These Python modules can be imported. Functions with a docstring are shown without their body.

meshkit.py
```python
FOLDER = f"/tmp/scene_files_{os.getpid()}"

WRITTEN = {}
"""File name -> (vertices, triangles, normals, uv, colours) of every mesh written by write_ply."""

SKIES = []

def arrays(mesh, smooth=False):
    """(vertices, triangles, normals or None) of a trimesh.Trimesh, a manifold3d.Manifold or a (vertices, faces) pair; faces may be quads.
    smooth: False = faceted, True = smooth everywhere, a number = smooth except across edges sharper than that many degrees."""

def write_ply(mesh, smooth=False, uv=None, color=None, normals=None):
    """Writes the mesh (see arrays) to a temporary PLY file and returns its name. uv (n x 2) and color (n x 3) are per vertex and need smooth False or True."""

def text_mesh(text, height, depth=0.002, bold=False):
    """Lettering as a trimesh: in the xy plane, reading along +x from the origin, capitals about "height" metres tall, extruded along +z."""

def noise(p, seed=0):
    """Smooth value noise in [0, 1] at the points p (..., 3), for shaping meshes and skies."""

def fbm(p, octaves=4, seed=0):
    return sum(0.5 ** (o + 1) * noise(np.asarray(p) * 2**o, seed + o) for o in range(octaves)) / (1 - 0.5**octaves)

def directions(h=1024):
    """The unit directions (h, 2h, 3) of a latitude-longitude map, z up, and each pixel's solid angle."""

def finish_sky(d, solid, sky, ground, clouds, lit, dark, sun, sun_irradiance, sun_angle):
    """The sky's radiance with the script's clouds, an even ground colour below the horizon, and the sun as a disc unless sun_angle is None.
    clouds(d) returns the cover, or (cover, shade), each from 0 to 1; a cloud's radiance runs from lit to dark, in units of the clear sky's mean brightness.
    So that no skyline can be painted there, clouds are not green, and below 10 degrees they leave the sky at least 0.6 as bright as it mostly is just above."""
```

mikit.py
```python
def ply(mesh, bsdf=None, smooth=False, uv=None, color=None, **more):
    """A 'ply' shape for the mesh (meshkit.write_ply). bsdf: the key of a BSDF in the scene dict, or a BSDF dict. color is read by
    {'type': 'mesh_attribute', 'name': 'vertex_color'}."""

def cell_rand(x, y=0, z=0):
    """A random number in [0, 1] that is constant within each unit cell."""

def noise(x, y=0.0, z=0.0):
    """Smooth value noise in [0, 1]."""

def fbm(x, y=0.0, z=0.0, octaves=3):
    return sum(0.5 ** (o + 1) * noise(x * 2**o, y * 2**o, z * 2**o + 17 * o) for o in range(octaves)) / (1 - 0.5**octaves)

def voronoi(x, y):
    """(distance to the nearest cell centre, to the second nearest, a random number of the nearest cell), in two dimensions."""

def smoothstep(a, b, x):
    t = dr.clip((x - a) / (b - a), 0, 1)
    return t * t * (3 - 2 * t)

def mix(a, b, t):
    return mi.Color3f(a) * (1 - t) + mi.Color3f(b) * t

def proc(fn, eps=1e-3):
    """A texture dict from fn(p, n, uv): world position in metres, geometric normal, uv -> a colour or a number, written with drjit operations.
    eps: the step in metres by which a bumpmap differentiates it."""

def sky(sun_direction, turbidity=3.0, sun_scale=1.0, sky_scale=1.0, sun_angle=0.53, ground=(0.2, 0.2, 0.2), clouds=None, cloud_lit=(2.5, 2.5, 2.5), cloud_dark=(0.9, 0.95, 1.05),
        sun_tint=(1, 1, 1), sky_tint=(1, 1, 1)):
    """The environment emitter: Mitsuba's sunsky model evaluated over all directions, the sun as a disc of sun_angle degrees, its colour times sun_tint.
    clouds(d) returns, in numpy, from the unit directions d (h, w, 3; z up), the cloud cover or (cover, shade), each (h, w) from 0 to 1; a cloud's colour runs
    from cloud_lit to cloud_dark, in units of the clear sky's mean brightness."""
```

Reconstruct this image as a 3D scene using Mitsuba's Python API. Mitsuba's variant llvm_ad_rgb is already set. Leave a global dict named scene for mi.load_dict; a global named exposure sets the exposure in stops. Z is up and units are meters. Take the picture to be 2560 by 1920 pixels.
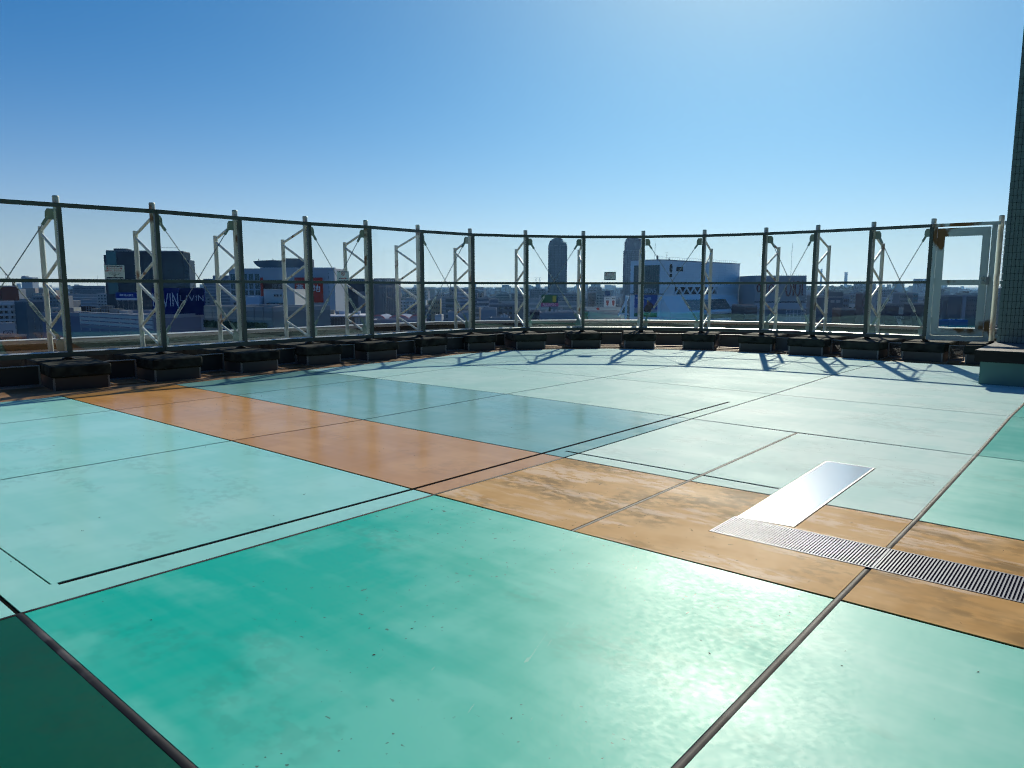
import math, random
import numpy as np
import trimesh
import drjit as dr
import mitsuba as mi
import mikit, meshkit
from shapely.geometry import Polygon, LineString, box as sbox
from shapely.ops import unary_union

T = mi.ScalarTransform4f
rng = np.random.default_rng(7)
H = 1.25                                   # eye height above the roof deck
F, PITCH = 1820.0, math.radians(7.566)     # focal length in photo pixels (2560 wide), downward pitch
CP, SP = math.cos(PITCH), math.sin(PITCH)
AZ, EL = math.radians(17.4), math.radians(30.2)
SUN = (math.sin(AZ) * math.cos(EL), math.cos(AZ) * math.cos(EL), math.sin(EL))
exposure = 1.2

scene, labels = {}, {}
scene['camera'] = {'type': 'perspective', 'fov': math.degrees(2 * math.atan(1280 / F)), 'fov_axis': 'x', 'near_clip': 0.05, 'far_clip': 40000.0,
                   'to_world': T().look_at(origin=[0, 0, H], target=[0, CP, H - SP], up=[0, 0, 1]), 'medium': {'type': 'ref', 'id': 'haze_air'}}
def veil(d):                                # thin white air: low over the horizon and round the sun
    el = np.degrees(np.arcsin(np.clip(d[..., 2], -1, 1))); c = np.clip(d @ np.array(SUN), -1, 1)
    return np.clip(0.9 * np.exp(-np.maximum(el, 0) / 5.2) * (0.5 + 0.5 * c) + 0.75 * np.exp(-np.degrees(np.arccos(c)) / 12.0), 0, 1)
scene['sky'] = mikit.sky(SUN, turbidity=2.5, sun_scale=1.8, sky_scale=1.05, sky_tint=(0.0, 0.64, 1.22), sun_tint=(0.82, 0.97, 1.2), ground=(0.12, 0.13, 0.15),
                         clouds=veil, cloud_lit=(8.2, 8.0, 6.5))
scene['haze_air'] = {'type': 'homogeneous', 'albedo': {'type': 'rgb', 'value': [0.28, 0.58, 0.95]}, 'sigma_t': 5e-05, 'phase': {'type': 'hg', 'g': 0.55}}

# ---------------------------------------------------------------- helpers
def ray(u, v):
    dx, dy = (u - 1280) / F, (v - 960) / F
    return np.array([dx, CP - dy * SP, -SP - dy * CP])
def floor_at(u, v, z=0.0):                 # the point of a horizontal plane seen at a photo pixel
    d = ray(u, v); t = (z - H) / d[2]
    return np.array([d[0] * t, d[1] * t])
def at_y(u, v, y):
    d = ray(u, v); return np.array([0, 0, H]) + d * (y / d[1])
def at_z(u, v, z):
    d = ray(u, v); return np.array([0, 0, H]) + d * ((z - H) / d[2])

used = {}
def fresh(name):
    n = used.get(name, 0); used[name] = n + 1
    return name if n == 0 else f'{name}_{n:03d}'
def thing(name, label, cat, group=None):
    k = fresh(name); labels[k] = {'label': label, 'category': cat}
    if group: labels[k]['group'] = group
    return k
def put(name, mesh, mat, parent=None, smooth=False, uv=None, color=None, kind=None, label=None, **more):
    k = fresh(f'{parent}__{name}' if parent else name)
    if isinstance(mesh, list): mesh = cat_(mesh)
    if color is not None: color = np.asarray(color, float) * (0.95 if mat == 'city_paint' else 1.0)
    if color is not None and np.ndim(color) == 1: color = np.tile(np.asarray(color, float), (len(mesh.vertices), 1))
    if uv is not None and np.ndim(uv) == 1: uv = np.tile(np.asarray(uv, float), (len(mesh.vertices), 1))
    scene[k] = mikit.ply(mesh, mat, smooth=smooth, uv=uv, color=color, **more)
    if kind or label:
        labels.setdefault(k, {})
        if kind: labels[k]['kind'] = kind
        if label: labels[k]['label'] = label
    return k
def single(name, label, cat, mesh, mat, group=None, **kw):    # a thing that is one mesh
    k = put(name, mesh, mat, **kw); labels.setdefault(k, {}).update({'label': label, 'category': cat})
    if group: labels[k]['group'] = group
    return k
def struct(name, label, mesh, mat, **kw):
    k = put(name, mesh, mat, **kw); labels.setdefault(k, {}).update({'label': label, 'kind': 'structure'})
    return k
def cat_(ms):
    ms = [m for m in ms if m is not None]
    return ms[0] if len(ms) == 1 else trimesh.util.concatenate(ms)
BV = np.array([[x, y, z] for x in (0, 1) for y in (0, 1) for z in (0, 1)], float)
BF = np.array([[0, 1, 3], [0, 3, 2], [4, 6, 7], [4, 7, 5], [0, 4, 5], [0, 5, 1], [2, 3, 7], [2, 7, 6], [0, 2, 6], [0, 6, 4], [1, 5, 7], [1, 7, 3]])
def mesh_(v, f): return trimesh.Trimesh(v, f, process=False)
def bx(x0, x1, y0, y1, z0, z1):
    return mesh_(BV * [x1 - x0, y1 - y0, z1 - z0] + [x0, y0, z0], BF)
def obox(o, ex, ey, ez):                   # parallelepiped from a corner and three edge vectors
    M = np.array([ex, ey, ez], float); m = mesh_(BV @ M + np.asarray(o, float), BF)
    if np.linalg.det(M) < 0: m.invert()
    return m
def fr(m, o, ex, ey, ez):                  # local mesh into a frame
    v = np.asarray(m.vertices); M = np.array([ex, ey, ez], float)
    out = mesh_(v @ M + np.asarray(o, float), np.asarray(m.faces).copy())
    if np.linalg.det(M) < 0: out.invert()
    return out
def unit(v): v = np.asarray(v, float); return v / np.linalg.norm(v)
def basis(p, q, up=(0, 0, 1)):
    d = unit(np.subtract(q, p)); s = np.cross(d, up)
    if np.linalg.norm(s) < 1e-3: s = np.cross(d, (1, 0, 0))
    s = unit(s); return d, s, np.cross(s, d)
def bar(p, q, w, h, up=(0, 0, 1)):         # rectangular bar between two points
    d, s, t = basis(p, q, up); L = np.linalg.norm(np.subtract(q, p))
    return obox(np.asarray(p, float) - s * w / 2 - t * h / 2, d * L, s * w, t * h)
def tube(p, q, r, n=12, r2=None):
    d, s, t = basis(p, q); r2 = r if r2 is None else r2
    a = np.arange(n) * 2 * np.pi / n; ring = np.cos(a)[:, None] * s + np.sin(a)[:, None] * t
    v = np.vstack([np.asarray(p) + ring * r, np.asarray(q) + ring * r2, [p], [q]]); i = np.arange(n); j = (i + 1) % n
    f = np.vstack([np.c_[i, j, j + n], np.c_[i, j + n, i + n], np.c_[j, i, i * 0 + 2 * n], np.c_[i + n, j + n, i * 0 + 2 * n + 1]])
    m = mesh_(v, f)
    return m
def cham(x0, x1, y0, y1, z0, z1, c):       # chamfered box
    pts = []
    for x, sx in ((x0, 1), (x1, -1)):
        for y, sy in ((y0, 1), (y1, -1)):
            for z, sz in ((z0, 1), (z1, -1)):
                pts += [[x + sx * c, y + sy * c, z], [x + sx * c, y, z + sz * c], [x, y + sy * c, z + sz * c]]
    return trimesh.convex.convex_hull(np.array(pts))
def extr(poly, z0, z1):
    ms = []
    for g in getattr(poly, 'geoms', [poly]):
        if g.geom_type == 'Polygon' and g.area > 1e-6:
            m = trimesh.creation.extrude_polygon(g, z1 - z0, engine='earcut'); m.apply_translation([0, 0, z0]); ms.append(m)
    return cat_(ms)
def strokes(lines, w, depth=0.002, scale=1.0):          # pen strokes on a 10 x 10 grid as a flat extruded mesh
    g = unary_union([LineString(np.array(l, float) / 10 * scale).buffer(w / 2, cap_style=2, join_style=2) for l in lines])
    return extr(g, 0, depth)
X3, Y3, Z3 = np.eye(3)

# ---------------------------------------------------------------- materials
def rgb(c): return {'type': 'rgb', 'value': [float(x) for x in c]}
def mat(name, color, rough=0.6, spec=0.5, metal=0.0, two=True, **kw):
    b = {'type': 'principled', 'base_color': color if isinstance(color, dict) else rgb(color), 'roughness': rough, 'specular': spec, 'metallic': metal, **kw}
    scene[name] = {'type': 'twosided', 'b': b} if two else b
    return name
fbm, noise, sstep, mix = mikit.fbm, mikit.noise, mikit.smoothstep, mikit.mix
C3 = mi.Color3f

# floor axes (the deck's joints run along these)
YAW = math.radians(40.39)
EX = np.array([math.cos(YAW), -math.sin(YAW)]); EY = np.array([math.sin(YAW), math.cos(YAW)])
def to_f(p): return np.array([p @ EX, p @ EY])
def to_w(x, y): return EX * x + EY * y

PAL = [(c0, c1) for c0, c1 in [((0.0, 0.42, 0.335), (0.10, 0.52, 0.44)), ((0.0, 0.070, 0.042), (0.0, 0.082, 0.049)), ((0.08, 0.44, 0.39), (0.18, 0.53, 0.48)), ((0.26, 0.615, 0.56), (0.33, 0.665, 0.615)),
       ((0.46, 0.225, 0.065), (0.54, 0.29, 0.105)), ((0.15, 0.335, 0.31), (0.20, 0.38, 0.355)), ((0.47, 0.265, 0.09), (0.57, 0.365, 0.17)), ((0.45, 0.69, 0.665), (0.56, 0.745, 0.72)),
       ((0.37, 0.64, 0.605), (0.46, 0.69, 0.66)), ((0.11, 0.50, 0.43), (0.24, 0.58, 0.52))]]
def pick(u, k):
    out = C3(*PAL[0][k])
    for i in range(1, len(PAL)): out = dr.select(u > i - 0.5, C3(*PAL[i][k]), out)
    return out
def fxy(p): return p.x * float(EX[0]) + p.y * float(EX[1]), p.x * float(EY[0]) + p.y * float(EY[1])
def paint_col(p, n, uv):
    x, y = fxy(p); s = uv.y
    big = fbm(x * 0.7 + s, y * 0.7, s, 4)
    chalk = fbm(x * 3.3 - s, y * 3.9, 3.0, 5)
    streak = fbm(x * 1.3 + 0.2 * s, y * 15.0, 7.0, 3)
    streak2 = fbm(x * 14.0, y * 1.1 + s, 11.0, 3)
    t = dr.clip(0.5 * sstep(0.30, 0.70, big) + 0.6 * sstep(0.38, 0.74, chalk) + 0.5 * (streak - 0.5) + 0.4 * (streak2 - 0.5), 0, 1)
    c = mix(pick(uv.x, 0), pick(uv.x, 1), t)
    ochre = dr.select((uv.x > 5.5) & (uv.x < 6.5), 1.0, 0.0)       # the worn ochre panels carry dark grime and pale scuffs
    rub = sstep(0.25, 0.62, fbm(x * 15, y * 24, 5.0, 4))
    gr = sstep(0.47, 0.70, fbm(x * 1.8 + 40 + s, y * 2.6, 2.0, 5)) * rub * ochre
    c = mix(c, C3(0.16, 0.10, 0.04), gr * 0.7)
    sc = sstep(0.47, 0.66, fbm(x * 1.7 + 9, y * 6.5 + s, 5.0, 5)) * sstep(0.25, 0.6, fbm(x * 16, y * 40, 8.0, 3)) * ochre
    c = mix(c, C3(0.66, 0.52, 0.40), sc * 0.7)
    right = dr.select((uv.x > 5.5) & (uv.x < 6.5), 0.8, 0.32)
    dirt = sstep(0.56, 0.72, fbm(x * 2.2 + 70, y * 4.0 + s, 9.0, 5)) * sstep(0.35, 0.7, fbm(x * 22, y * 30, 6.0, 3)) * right
    c = mix(c, c * 0.45 + C3(0.02, 0.018, 0.010), dirt * 0.6)
    fleck = sstep(0.935, 0.97, noise(x * 55, y * 55, s)) * sstep(0.52, 0.66, noise(x * 1.9, y * 1.9, 4.0))
    scr = sstep(0.965, 0.99, noise(x * 90 + y * 34, y * 6 - x * 2.2, 2.0 + s)) * sstep(0.55, 0.7, noise(x * 1.3, y * 1.3, 14.0))
    c = mix(c, C3(0.04, 0.042, 0.04), fleck * 0.7)
    return mix(c, c * 0.5 + C3(0.30, 0.30, 0.28), scr * 0.5)
def paint_rough(p, n, uv):
    x, y = fxy(p)
    worn = dr.select((uv.x > 2.5) & (uv.x < 5.5), 0.0, dr.select((uv.x > 5.5) & (uv.x < 8.5), 1.2, 1.0))
    return 0.2 + 0.27 * worn + 0.16 * (fbm(x * 1.7, y * 3.0, 1.0, 4) - 0.5) + 0.06 * (noise(x * 60, y * 60, 2.0) - 0.5)
def paint_bump(p, n, uv):
    x, y = fxy(p)
    return 0.6 * noise(x * 120, y * 120) + 0.4 * noise(x * 47, y * 47, 3.0) + 1.2 * fbm(x * 4, y * 4, 1.0, 2)
for nm_, sp_, cc_ in (('deck_paint_glossy', 0.22, 0.1), ('deck_paint_satin', 0.18, 0.0), ('deck_paint_worn', 0.025, 0.0)):
    scene[nm_] = {'type': 'bumpmap', 'arbitrary': mikit.proc(paint_bump, eps=2e-3), 'scale': 0.00022,
                  'bsdf': {'type': 'principled', 'base_color': mikit.proc(paint_col), 'roughness': mikit.proc(paint_rough), 'specular': sp_, 'clearcoat': cc_, 'clearcoat_gloss': 0.85}}
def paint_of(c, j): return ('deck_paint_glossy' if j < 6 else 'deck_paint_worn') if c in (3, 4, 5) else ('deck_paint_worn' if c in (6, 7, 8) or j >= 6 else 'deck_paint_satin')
mat('joint_dark', (0.007, 0.007, 0.008), 0.9, 0.02)
def seal_c(p, n, uv):
    x, y = fxy(p); return mix(C3(0.018, 0.018, 0.021), C3(0.075, 0.075, 0.082), sstep(0.4, 0.75, fbm(x * 9, y * 9, 0.0, 4)))
mat('sealant', mikit.proc(seal_c), 0.62, 0.2)
def gut_c(p, n, uv):
    return mix(C3(0.20, 0.105, 0.045), C3(0.36, 0.20, 0.10), sstep(0.3, 0.7, fbm(p.x * 3, p.y * 3, 0.0, 5)))
mat('gutter_paint', mikit.proc(gut_c), 0.65, 0.3)
def pipe_c(p, n, uv):
    r = sstep(0.62, 0.74, fbm(p.x * 6.1, p.y * 6.1, p.z * 3.5, 5))
    d = fbm(p.x * 7, p.y * 7, p.z * 2.0, 3)
    c = mix(C3(0.62, 0.67, 0.62), C3(0.76, 0.78, 0.71), d)
    return mix(c, mix(C3(0.10, 0.035, 0.012), C3(0.26, 0.10, 0.035), d), r * 0.9)
mat('white_paint', mikit.proc(pipe_c), 0.38, 0.5)
def frame_c(p, n, uv):
    return mix(C3(0.055, 0.072, 0.066), C3(0.12, 0.145, 0.13), fbm(p.x * 5, p.y * 5, p.z * 2.2, 3))
mat('dark_frame', mikit.proc(frame_c), 0.36, 0.5)
def gate_c(p, n, uv):
    q = (p.x - float(ga[0])) * float(gd[0]) + (p.y - float(ga[1])) * float(gd[1])
    old = (1 - sstep(0.16, 0.26, q)) * sstep(1.45, 1.75, p.z) + sstep(2.22, 2.27, p.z) * sstep(0.2, 0.3, q) * (1 - sstep(0.7, 0.9, q))   # rust has eaten the hinge stile and the head
    r = sstep(0.58, 0.72, old * 0.17 + fbm(p.x * 4.2 + 5, p.y * 4.2, p.z * 2.6 - 1.5, 5))
    return mix(C3(0.58, 0.64, 0.61), C3(0.22, 0.10, 0.035), r)
mat('gate_paint', mikit.proc(gate_c), 0.5, 0.4)
mat('gusset_paint', (0.27, 0.36, 0.32), 0.45)
mat('rod_steel', (0.34, 0.37, 0.37), 0.35, 0.5, 0.5)
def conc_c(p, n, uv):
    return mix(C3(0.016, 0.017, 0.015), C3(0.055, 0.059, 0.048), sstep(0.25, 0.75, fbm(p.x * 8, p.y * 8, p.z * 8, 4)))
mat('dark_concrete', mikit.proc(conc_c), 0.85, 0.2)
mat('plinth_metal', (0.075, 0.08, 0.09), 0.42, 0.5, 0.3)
mat('panel_pale', (0.16, 0.16, 0.16), 0.6)
mat('panel_metal', (0.045, 0.047, 0.052), 0.5, 0.5, 0.2)
mat('flange_metal', (0.27, 0.285, 0.30), 0.45, 0.5, 0.3)
mat('coping', (0.46, 0.45, 0.42), 0.35, 0.5)
def para_c(p, n, uv):
    return mix(C3(0.035, 0.036, 0.035), C3(0.13, 0.125, 0.11), fbm(p.x * 2, p.y * 2, p.z * 9, 4))
mat('parapet_wall_paint', mikit.proc(para_c), 0.7, 0.3)
mat('tile_face', (0.14, 0.205, 0.20), 0.22, 0.5)
mat('tile_face_light', (0.20, 0.29, 0.275), 0.22, 0.5)
mat('sill_metal', (0.62, 0.64, 0.62), 0.35, 0.5, 0.3)
mat('mortar', (0.008, 0.010, 0.011), 0.9, 0.1)
mat('black_stone', (0.012, 0.012, 0.013), 0.55, 0.2)
mat('ledge_top_stone', (0.17, 0.165, 0.16), 0.6, 0.3)
mat('teal_plinth', (0.09, 0.24, 0.235), 0.45, 0.4)
scene['clear_glass'] = {'type': 'thindielectric', 'int_ior': 1.5, 'specular_transmittance': rgb((0.93, 0.955, 0.95))}
def plate_b(p, n, uv):
    x, y = fxy(p); return noise(x * 3, y * 240) + 0.5 * noise(x * 5, y * 90, 2.0)
scene['steel_plate'] = {'type': 'bumpmap', 'arbitrary': mikit.proc(plate_b, eps=1e-3), 'scale': 0.00010,
                        'bsdf': {'type': 'principled', 'base_color': rgb((0.46, 0.47, 0.49)), 'metallic': 1.0, 'roughness': 0.18}}
mat('grate_bar', (0.19, 0.21, 0.26), 0.5, 0.3, 0.25)
mat('drain_shade', (0.010, 0.012, 0.032), 0.9, 0.02)
mat('sign_white', (0.74, 0.77, 0.78), 0.45)
mat('print_navy', (0.01, 0.015, 0.07), 0.5)
mat('print_red', (0.50, 0.02, 0.03), 0.5)
mat('print_black', (0.02, 0.02, 0.025), 0.5)
scene['city_paint'] = {'type': 'twosided', 'b': {'type': 'diffuse', 'reflectance': {'type': 'mesh_attribute', 'name': 'vertex_color'}}}
mat('window_glass', (0.03, 0.045, 0.06), 0.12, 0.6)
mat('teal_glass', (0.02, 0.10, 0.11), 0.15, 0.6)

# ---------------------------------------------------------------- the roof deck: painted panels between recessed joints
EDGE = [(-420, 1051), (0, 1005.6), (159, 989.7), (450, 959.7), (800, 921.7), (1000, 902), (1100, 892), (1158, 884.5), (1267, 877), (1407, 872.7),
        (1517, 871.8), (1734, 875), (1915, 883.4), (2100, 894), (2194, 901.5), (2443.5, 916), (2640, 935)]
edge_w = [floor_at(*e) for e in EDGE]
deck_poly = Polygon([tuple(p) for p in edge_w] + [(16, 8.6), (16, -6.5), (-16, -6.5), (-16, 4.2)])
AX = [-10.6, -7.88, -5.56, -3.15, -0.81, 1.55, 3.9, 6.3]
BYS = [-6.2, -3.75, -1.45, 0.79, 2.975, 4.275, 6.36, 8.49]
b5 = float(np.mean([to_f(floor_at(*q))[1] for q in ((1760, 914), (2140, 939.5), (2266, 952))]))
BYS += [b5, 14.5]
NODE = {(3, 3): (48, 1535), (3, 4): (1085.2, 1236.7), (3, 5): (1410.7, 1144), (3, 6): (1730, 1047), (3, 7): (1932.9, 985.4), (3, 8): (2083, 937.6),
        (4, 4): (2094.5, 1498.6), (4, 5): (2289.8, 1300.5), (4, 6): (2439.9, 1138.4), (4, 7): (2526.7, 1041),
        (2, 4): (578.7, 1101.8), (2, 5): (907.2, 1049.4), (2, 6): (1265.5, 985), (2, 7): (1506, 944),
        (1, 4): (285.7, 1025.5), (1, 5): (590, 988.3), (1, 6): (936.3, 945.9), (1, 7): (1178.7, 914)}
def node(i, j):
    if (i, j) in NODE: return floor_at(*NODE[i, j])
    return to_w(AX[i], BYS[j])
mid = {4: floor_at(1429, 1327.4), 5: floor_at(1721.9, 1202), 6: floor_at(1992.6, 1082)}       # the short joint A5
W_ = lambda u, v: tuple(floor_at(u, v))
slot_a = LineString([W_(144.7, 1459.5), W_(1030.9, 1223), W_(1823.3, 1004.6)])
slot_b = LineString([W_(1413.9, 1127.5), W_(1947.4, 1221.6)])
thin = LineString([W_(-260, 1180), W_(0, 1370), W_(126.6, 1461)])
dl, dul = to_f(floor_at(1769, 1326.8)), to_f(floor_at(1839.6, 1291.7))
DX0, DY0, DY1 = float((dl[0] + dul[0]) / 2), float(dl[1]), float(dul[1]) + 0.004
drain = Polygon([tuple(to_w(*q)) for q in ((DX0, DY0), (2.4, DY0), (2.4, DY1), (DX0, DY1))])
plate = Polygon([W_(1843, 1292.5), W_(1984.2, 1317.8), W_(2186.8, 1170.9), W_(2065.6, 1152.8)])
seams = [LineString([tuple(node(4, j)) for j in (2, 3, 4, 5, 6, 7, 8, 9)]),
         LineString([tuple(mid[4]), tuple(mid[5]), tuple(mid[6])]),
         LineString([tuple(node(i, 3)) for i in (3, 4)]),
         LineString([tuple(node(3, j)) for j in (2, 3, 4, 5)])]
SEAMW = [0.028, 0.026, 0.030, 0.022]
cut = unary_union([s.buffer(w / 2, cap_style=2, join_style=2) for s, w in zip(seams, SEAMW)]
                  + [slot_a.buffer(0.016, cap_style=2), slot_b.buffer(0.014, cap_style=2), thin.buffer(0.004, cap_style=2),
                     drain.buffer(0.004, join_style=2), plate.buffer(0.007, join_style=2)])
deck = struct('roof_deck', 'open rooftop deck of glossy turquoise and orange painted panels', extr(deck_poly.buffer(-0.002), -0.30, -0.0045), 'joint_dark')
# palette numbers by (column, row): 0 vivid turquoise, 1 dark green, 2 teal right, 3 light teal, 4 salmon orange, 5 grey teal, 6 worn ochre, 7 pale teal; it and the next carry surface sheen in their colour
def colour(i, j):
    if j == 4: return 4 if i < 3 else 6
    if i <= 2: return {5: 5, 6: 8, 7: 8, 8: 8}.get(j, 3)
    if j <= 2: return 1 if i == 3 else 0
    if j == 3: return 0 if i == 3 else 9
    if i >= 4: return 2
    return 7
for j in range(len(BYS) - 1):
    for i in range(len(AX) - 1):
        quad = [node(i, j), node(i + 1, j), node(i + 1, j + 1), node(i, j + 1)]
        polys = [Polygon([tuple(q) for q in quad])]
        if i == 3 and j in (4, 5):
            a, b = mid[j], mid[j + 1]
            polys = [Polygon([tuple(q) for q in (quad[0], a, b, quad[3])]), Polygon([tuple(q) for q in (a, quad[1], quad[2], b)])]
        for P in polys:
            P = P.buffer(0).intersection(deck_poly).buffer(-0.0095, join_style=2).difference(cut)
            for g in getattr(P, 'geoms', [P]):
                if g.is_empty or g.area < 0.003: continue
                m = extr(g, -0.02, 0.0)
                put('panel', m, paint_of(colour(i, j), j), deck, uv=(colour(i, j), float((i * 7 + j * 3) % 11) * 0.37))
for s, w in zip(seams, SEAMW):             # rubbery sealant beads in the wide joints
    c = s.intersection(deck_poly)
    c = c.difference(drain.buffer(0.006)).difference(plate.buffer(0.008))
    for g in getattr(c, 'geoms', [c]):
        pts = np.array(g.coords)
        dense = np.array([np.array(g.interpolate(t).coords[0]) for t in np.arange(0, g.length, 0.05)])
        if len(dense) < 3: continue
        tg = np.gradient(dense, axis=0); tg /= np.linalg.norm(tg, axis=1)[:, None]; nn = np.c_[-tg[:, 1], tg[:, 0]]
        prof = [(-0.47, -0.012), (-0.42, -0.001), (-0.15, 0.0025), (0.15, 0.002), (0.42, -0.001), (0.47, -0.012)]
        wob = 1 + 0.10 * (meshkit.noise(np.c_[dense * 6, dense[:, :1] * 0], 3) - 0.5)
        V = np.stack([np.c_[dense + nn * (px_ * w * wob)[:, None], np.full(len(dense), pz) + 0.0012 * (meshkit.noise(np.c_[dense * 9, dense[:, :1] * 0 + px_ * 5], 5) - 0.5)] for px_, pz in prof], 1)
        n_, k_ = V.shape[:2]; f = []
        for r in range(n_ - 1):
            for q in range(k_ - 1):
                a0 = r * k_ + q; f += [[a0, a0 + 1, a0 + k_ + 1], [a0, a0 + k_ + 1, a0 + k_]]
        m = mesh_(V.reshape(-1, 3), np.array(f)); put('sealant_joint', m, 'sealant', deck, smooth=50)

# drain channel with its slotted grating, and the steel cover plate
dk = thing('drain_grating', 'slotted steel drain grating set across the orange floor strip', 'drain grating')
e2, f2 = np.r_[EX, 0], np.r_[EY, 0]
def dbox(x0, x1, y0, y1, z0, z1): return obox(np.r_[to_w(x0, y0), z0], e2 * (x1 - x0), f2 * (y1 - y0), Z3 * (z1 - z0))
put('channel', dbox(DX0, 2.4, DY0, DY1, -0.29, -0.0036), 'drain_shade', dk)  # solid block; its near-black top paints the shade of an open channel
for a in (DY0 + 0.002, DY1 - 0.008): put('edge_angle', dbox(DX0 + 0.001, 2.4, a, a + 0.006, -0.0035, 0.002), 'grate_bar', dk)
put('edge_angle', dbox(DX0 + 0.001, DX0 + 0.007, DY0 + 0.008, DY1 - 0.008, -0.0035, 0.002), 'grate_bar', dk)
SE = to_f(floor_at(2183, 1414))[0]
for k in range(250):
    x = DX0 + 0.012 + k * 0.0141
    if x > 2.38: break
    wb = 0.0064
    if abs(x + 0.003 - SE) < 0.012: wb = 0.0100
    put('bar', dbox(x, x + wb, DY0 + 0.0085, DY1 - 0.0085, -0.0006, 0.001), 'grate_bar', dk)
pk = thing('cover_plate', 'brushed stainless steel cover plate set flush in the floor', 'cover plate')
put('sheet', extr(plate.buffer(-0.012, join_style=2), -0.0042, 0.0015), 'steel_plate', pk)
put('rim', extr(plate.difference(plate.buffer(-0.010, join_style=2)), -0.0042, 0.0025), 'flange_metal', pk)
# ---------------------------------------------------------------- the curved glass fence
POSTS = [(145.8, 515.1, 175.6, 890.7), (391.9, 533.3, 409.1, 879.7), (599, 547.4, 611.6, 863.1), (773, 559, 780.9, 850), (923.3, 569.1, 930, 844.1),
         (1053.3, 578.3, 1058.6, 834.3), (1181.4, 585, 1183.8, 826.3), (1316.5, 588.9, 1318.1, 823.3), (1459.9, 591.1, 1458, 822.1), (1607.5, 591.2, 1604.5, 823),
         (1758.2, 587.7, 1753.4, 824), (1910, 583.4, 1902.8, 828.8), (2038.3, 578.5, 2028.5, 833.9), (2176.2, 571.8, 2165.1, 839.7), (2328.7, 564.8, 2311.9, 846.7), (2496.7, 555.8, 2483, 851.3)]
ZT, ZM, ZB = 2.305, 1.335, 0.355            # rail centre heights
PP = []
for a, b, c, d in POSTS:
    t, q = ray(a, b), ray(c, d); y = (ZT - ZB) / (t[2] / t[1] - q[2] / q[1])
    PP.append([y * (t[0] / t[1] + q[0] / q[1]) / 2, y])
PP = np.array(PP)
PP = np.vstack([2 * PP[0] - PP[1], PP])     # one more post to the left, outside the picture
NP = len(PP)
TAN = np.zeros((NP, 2))
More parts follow.
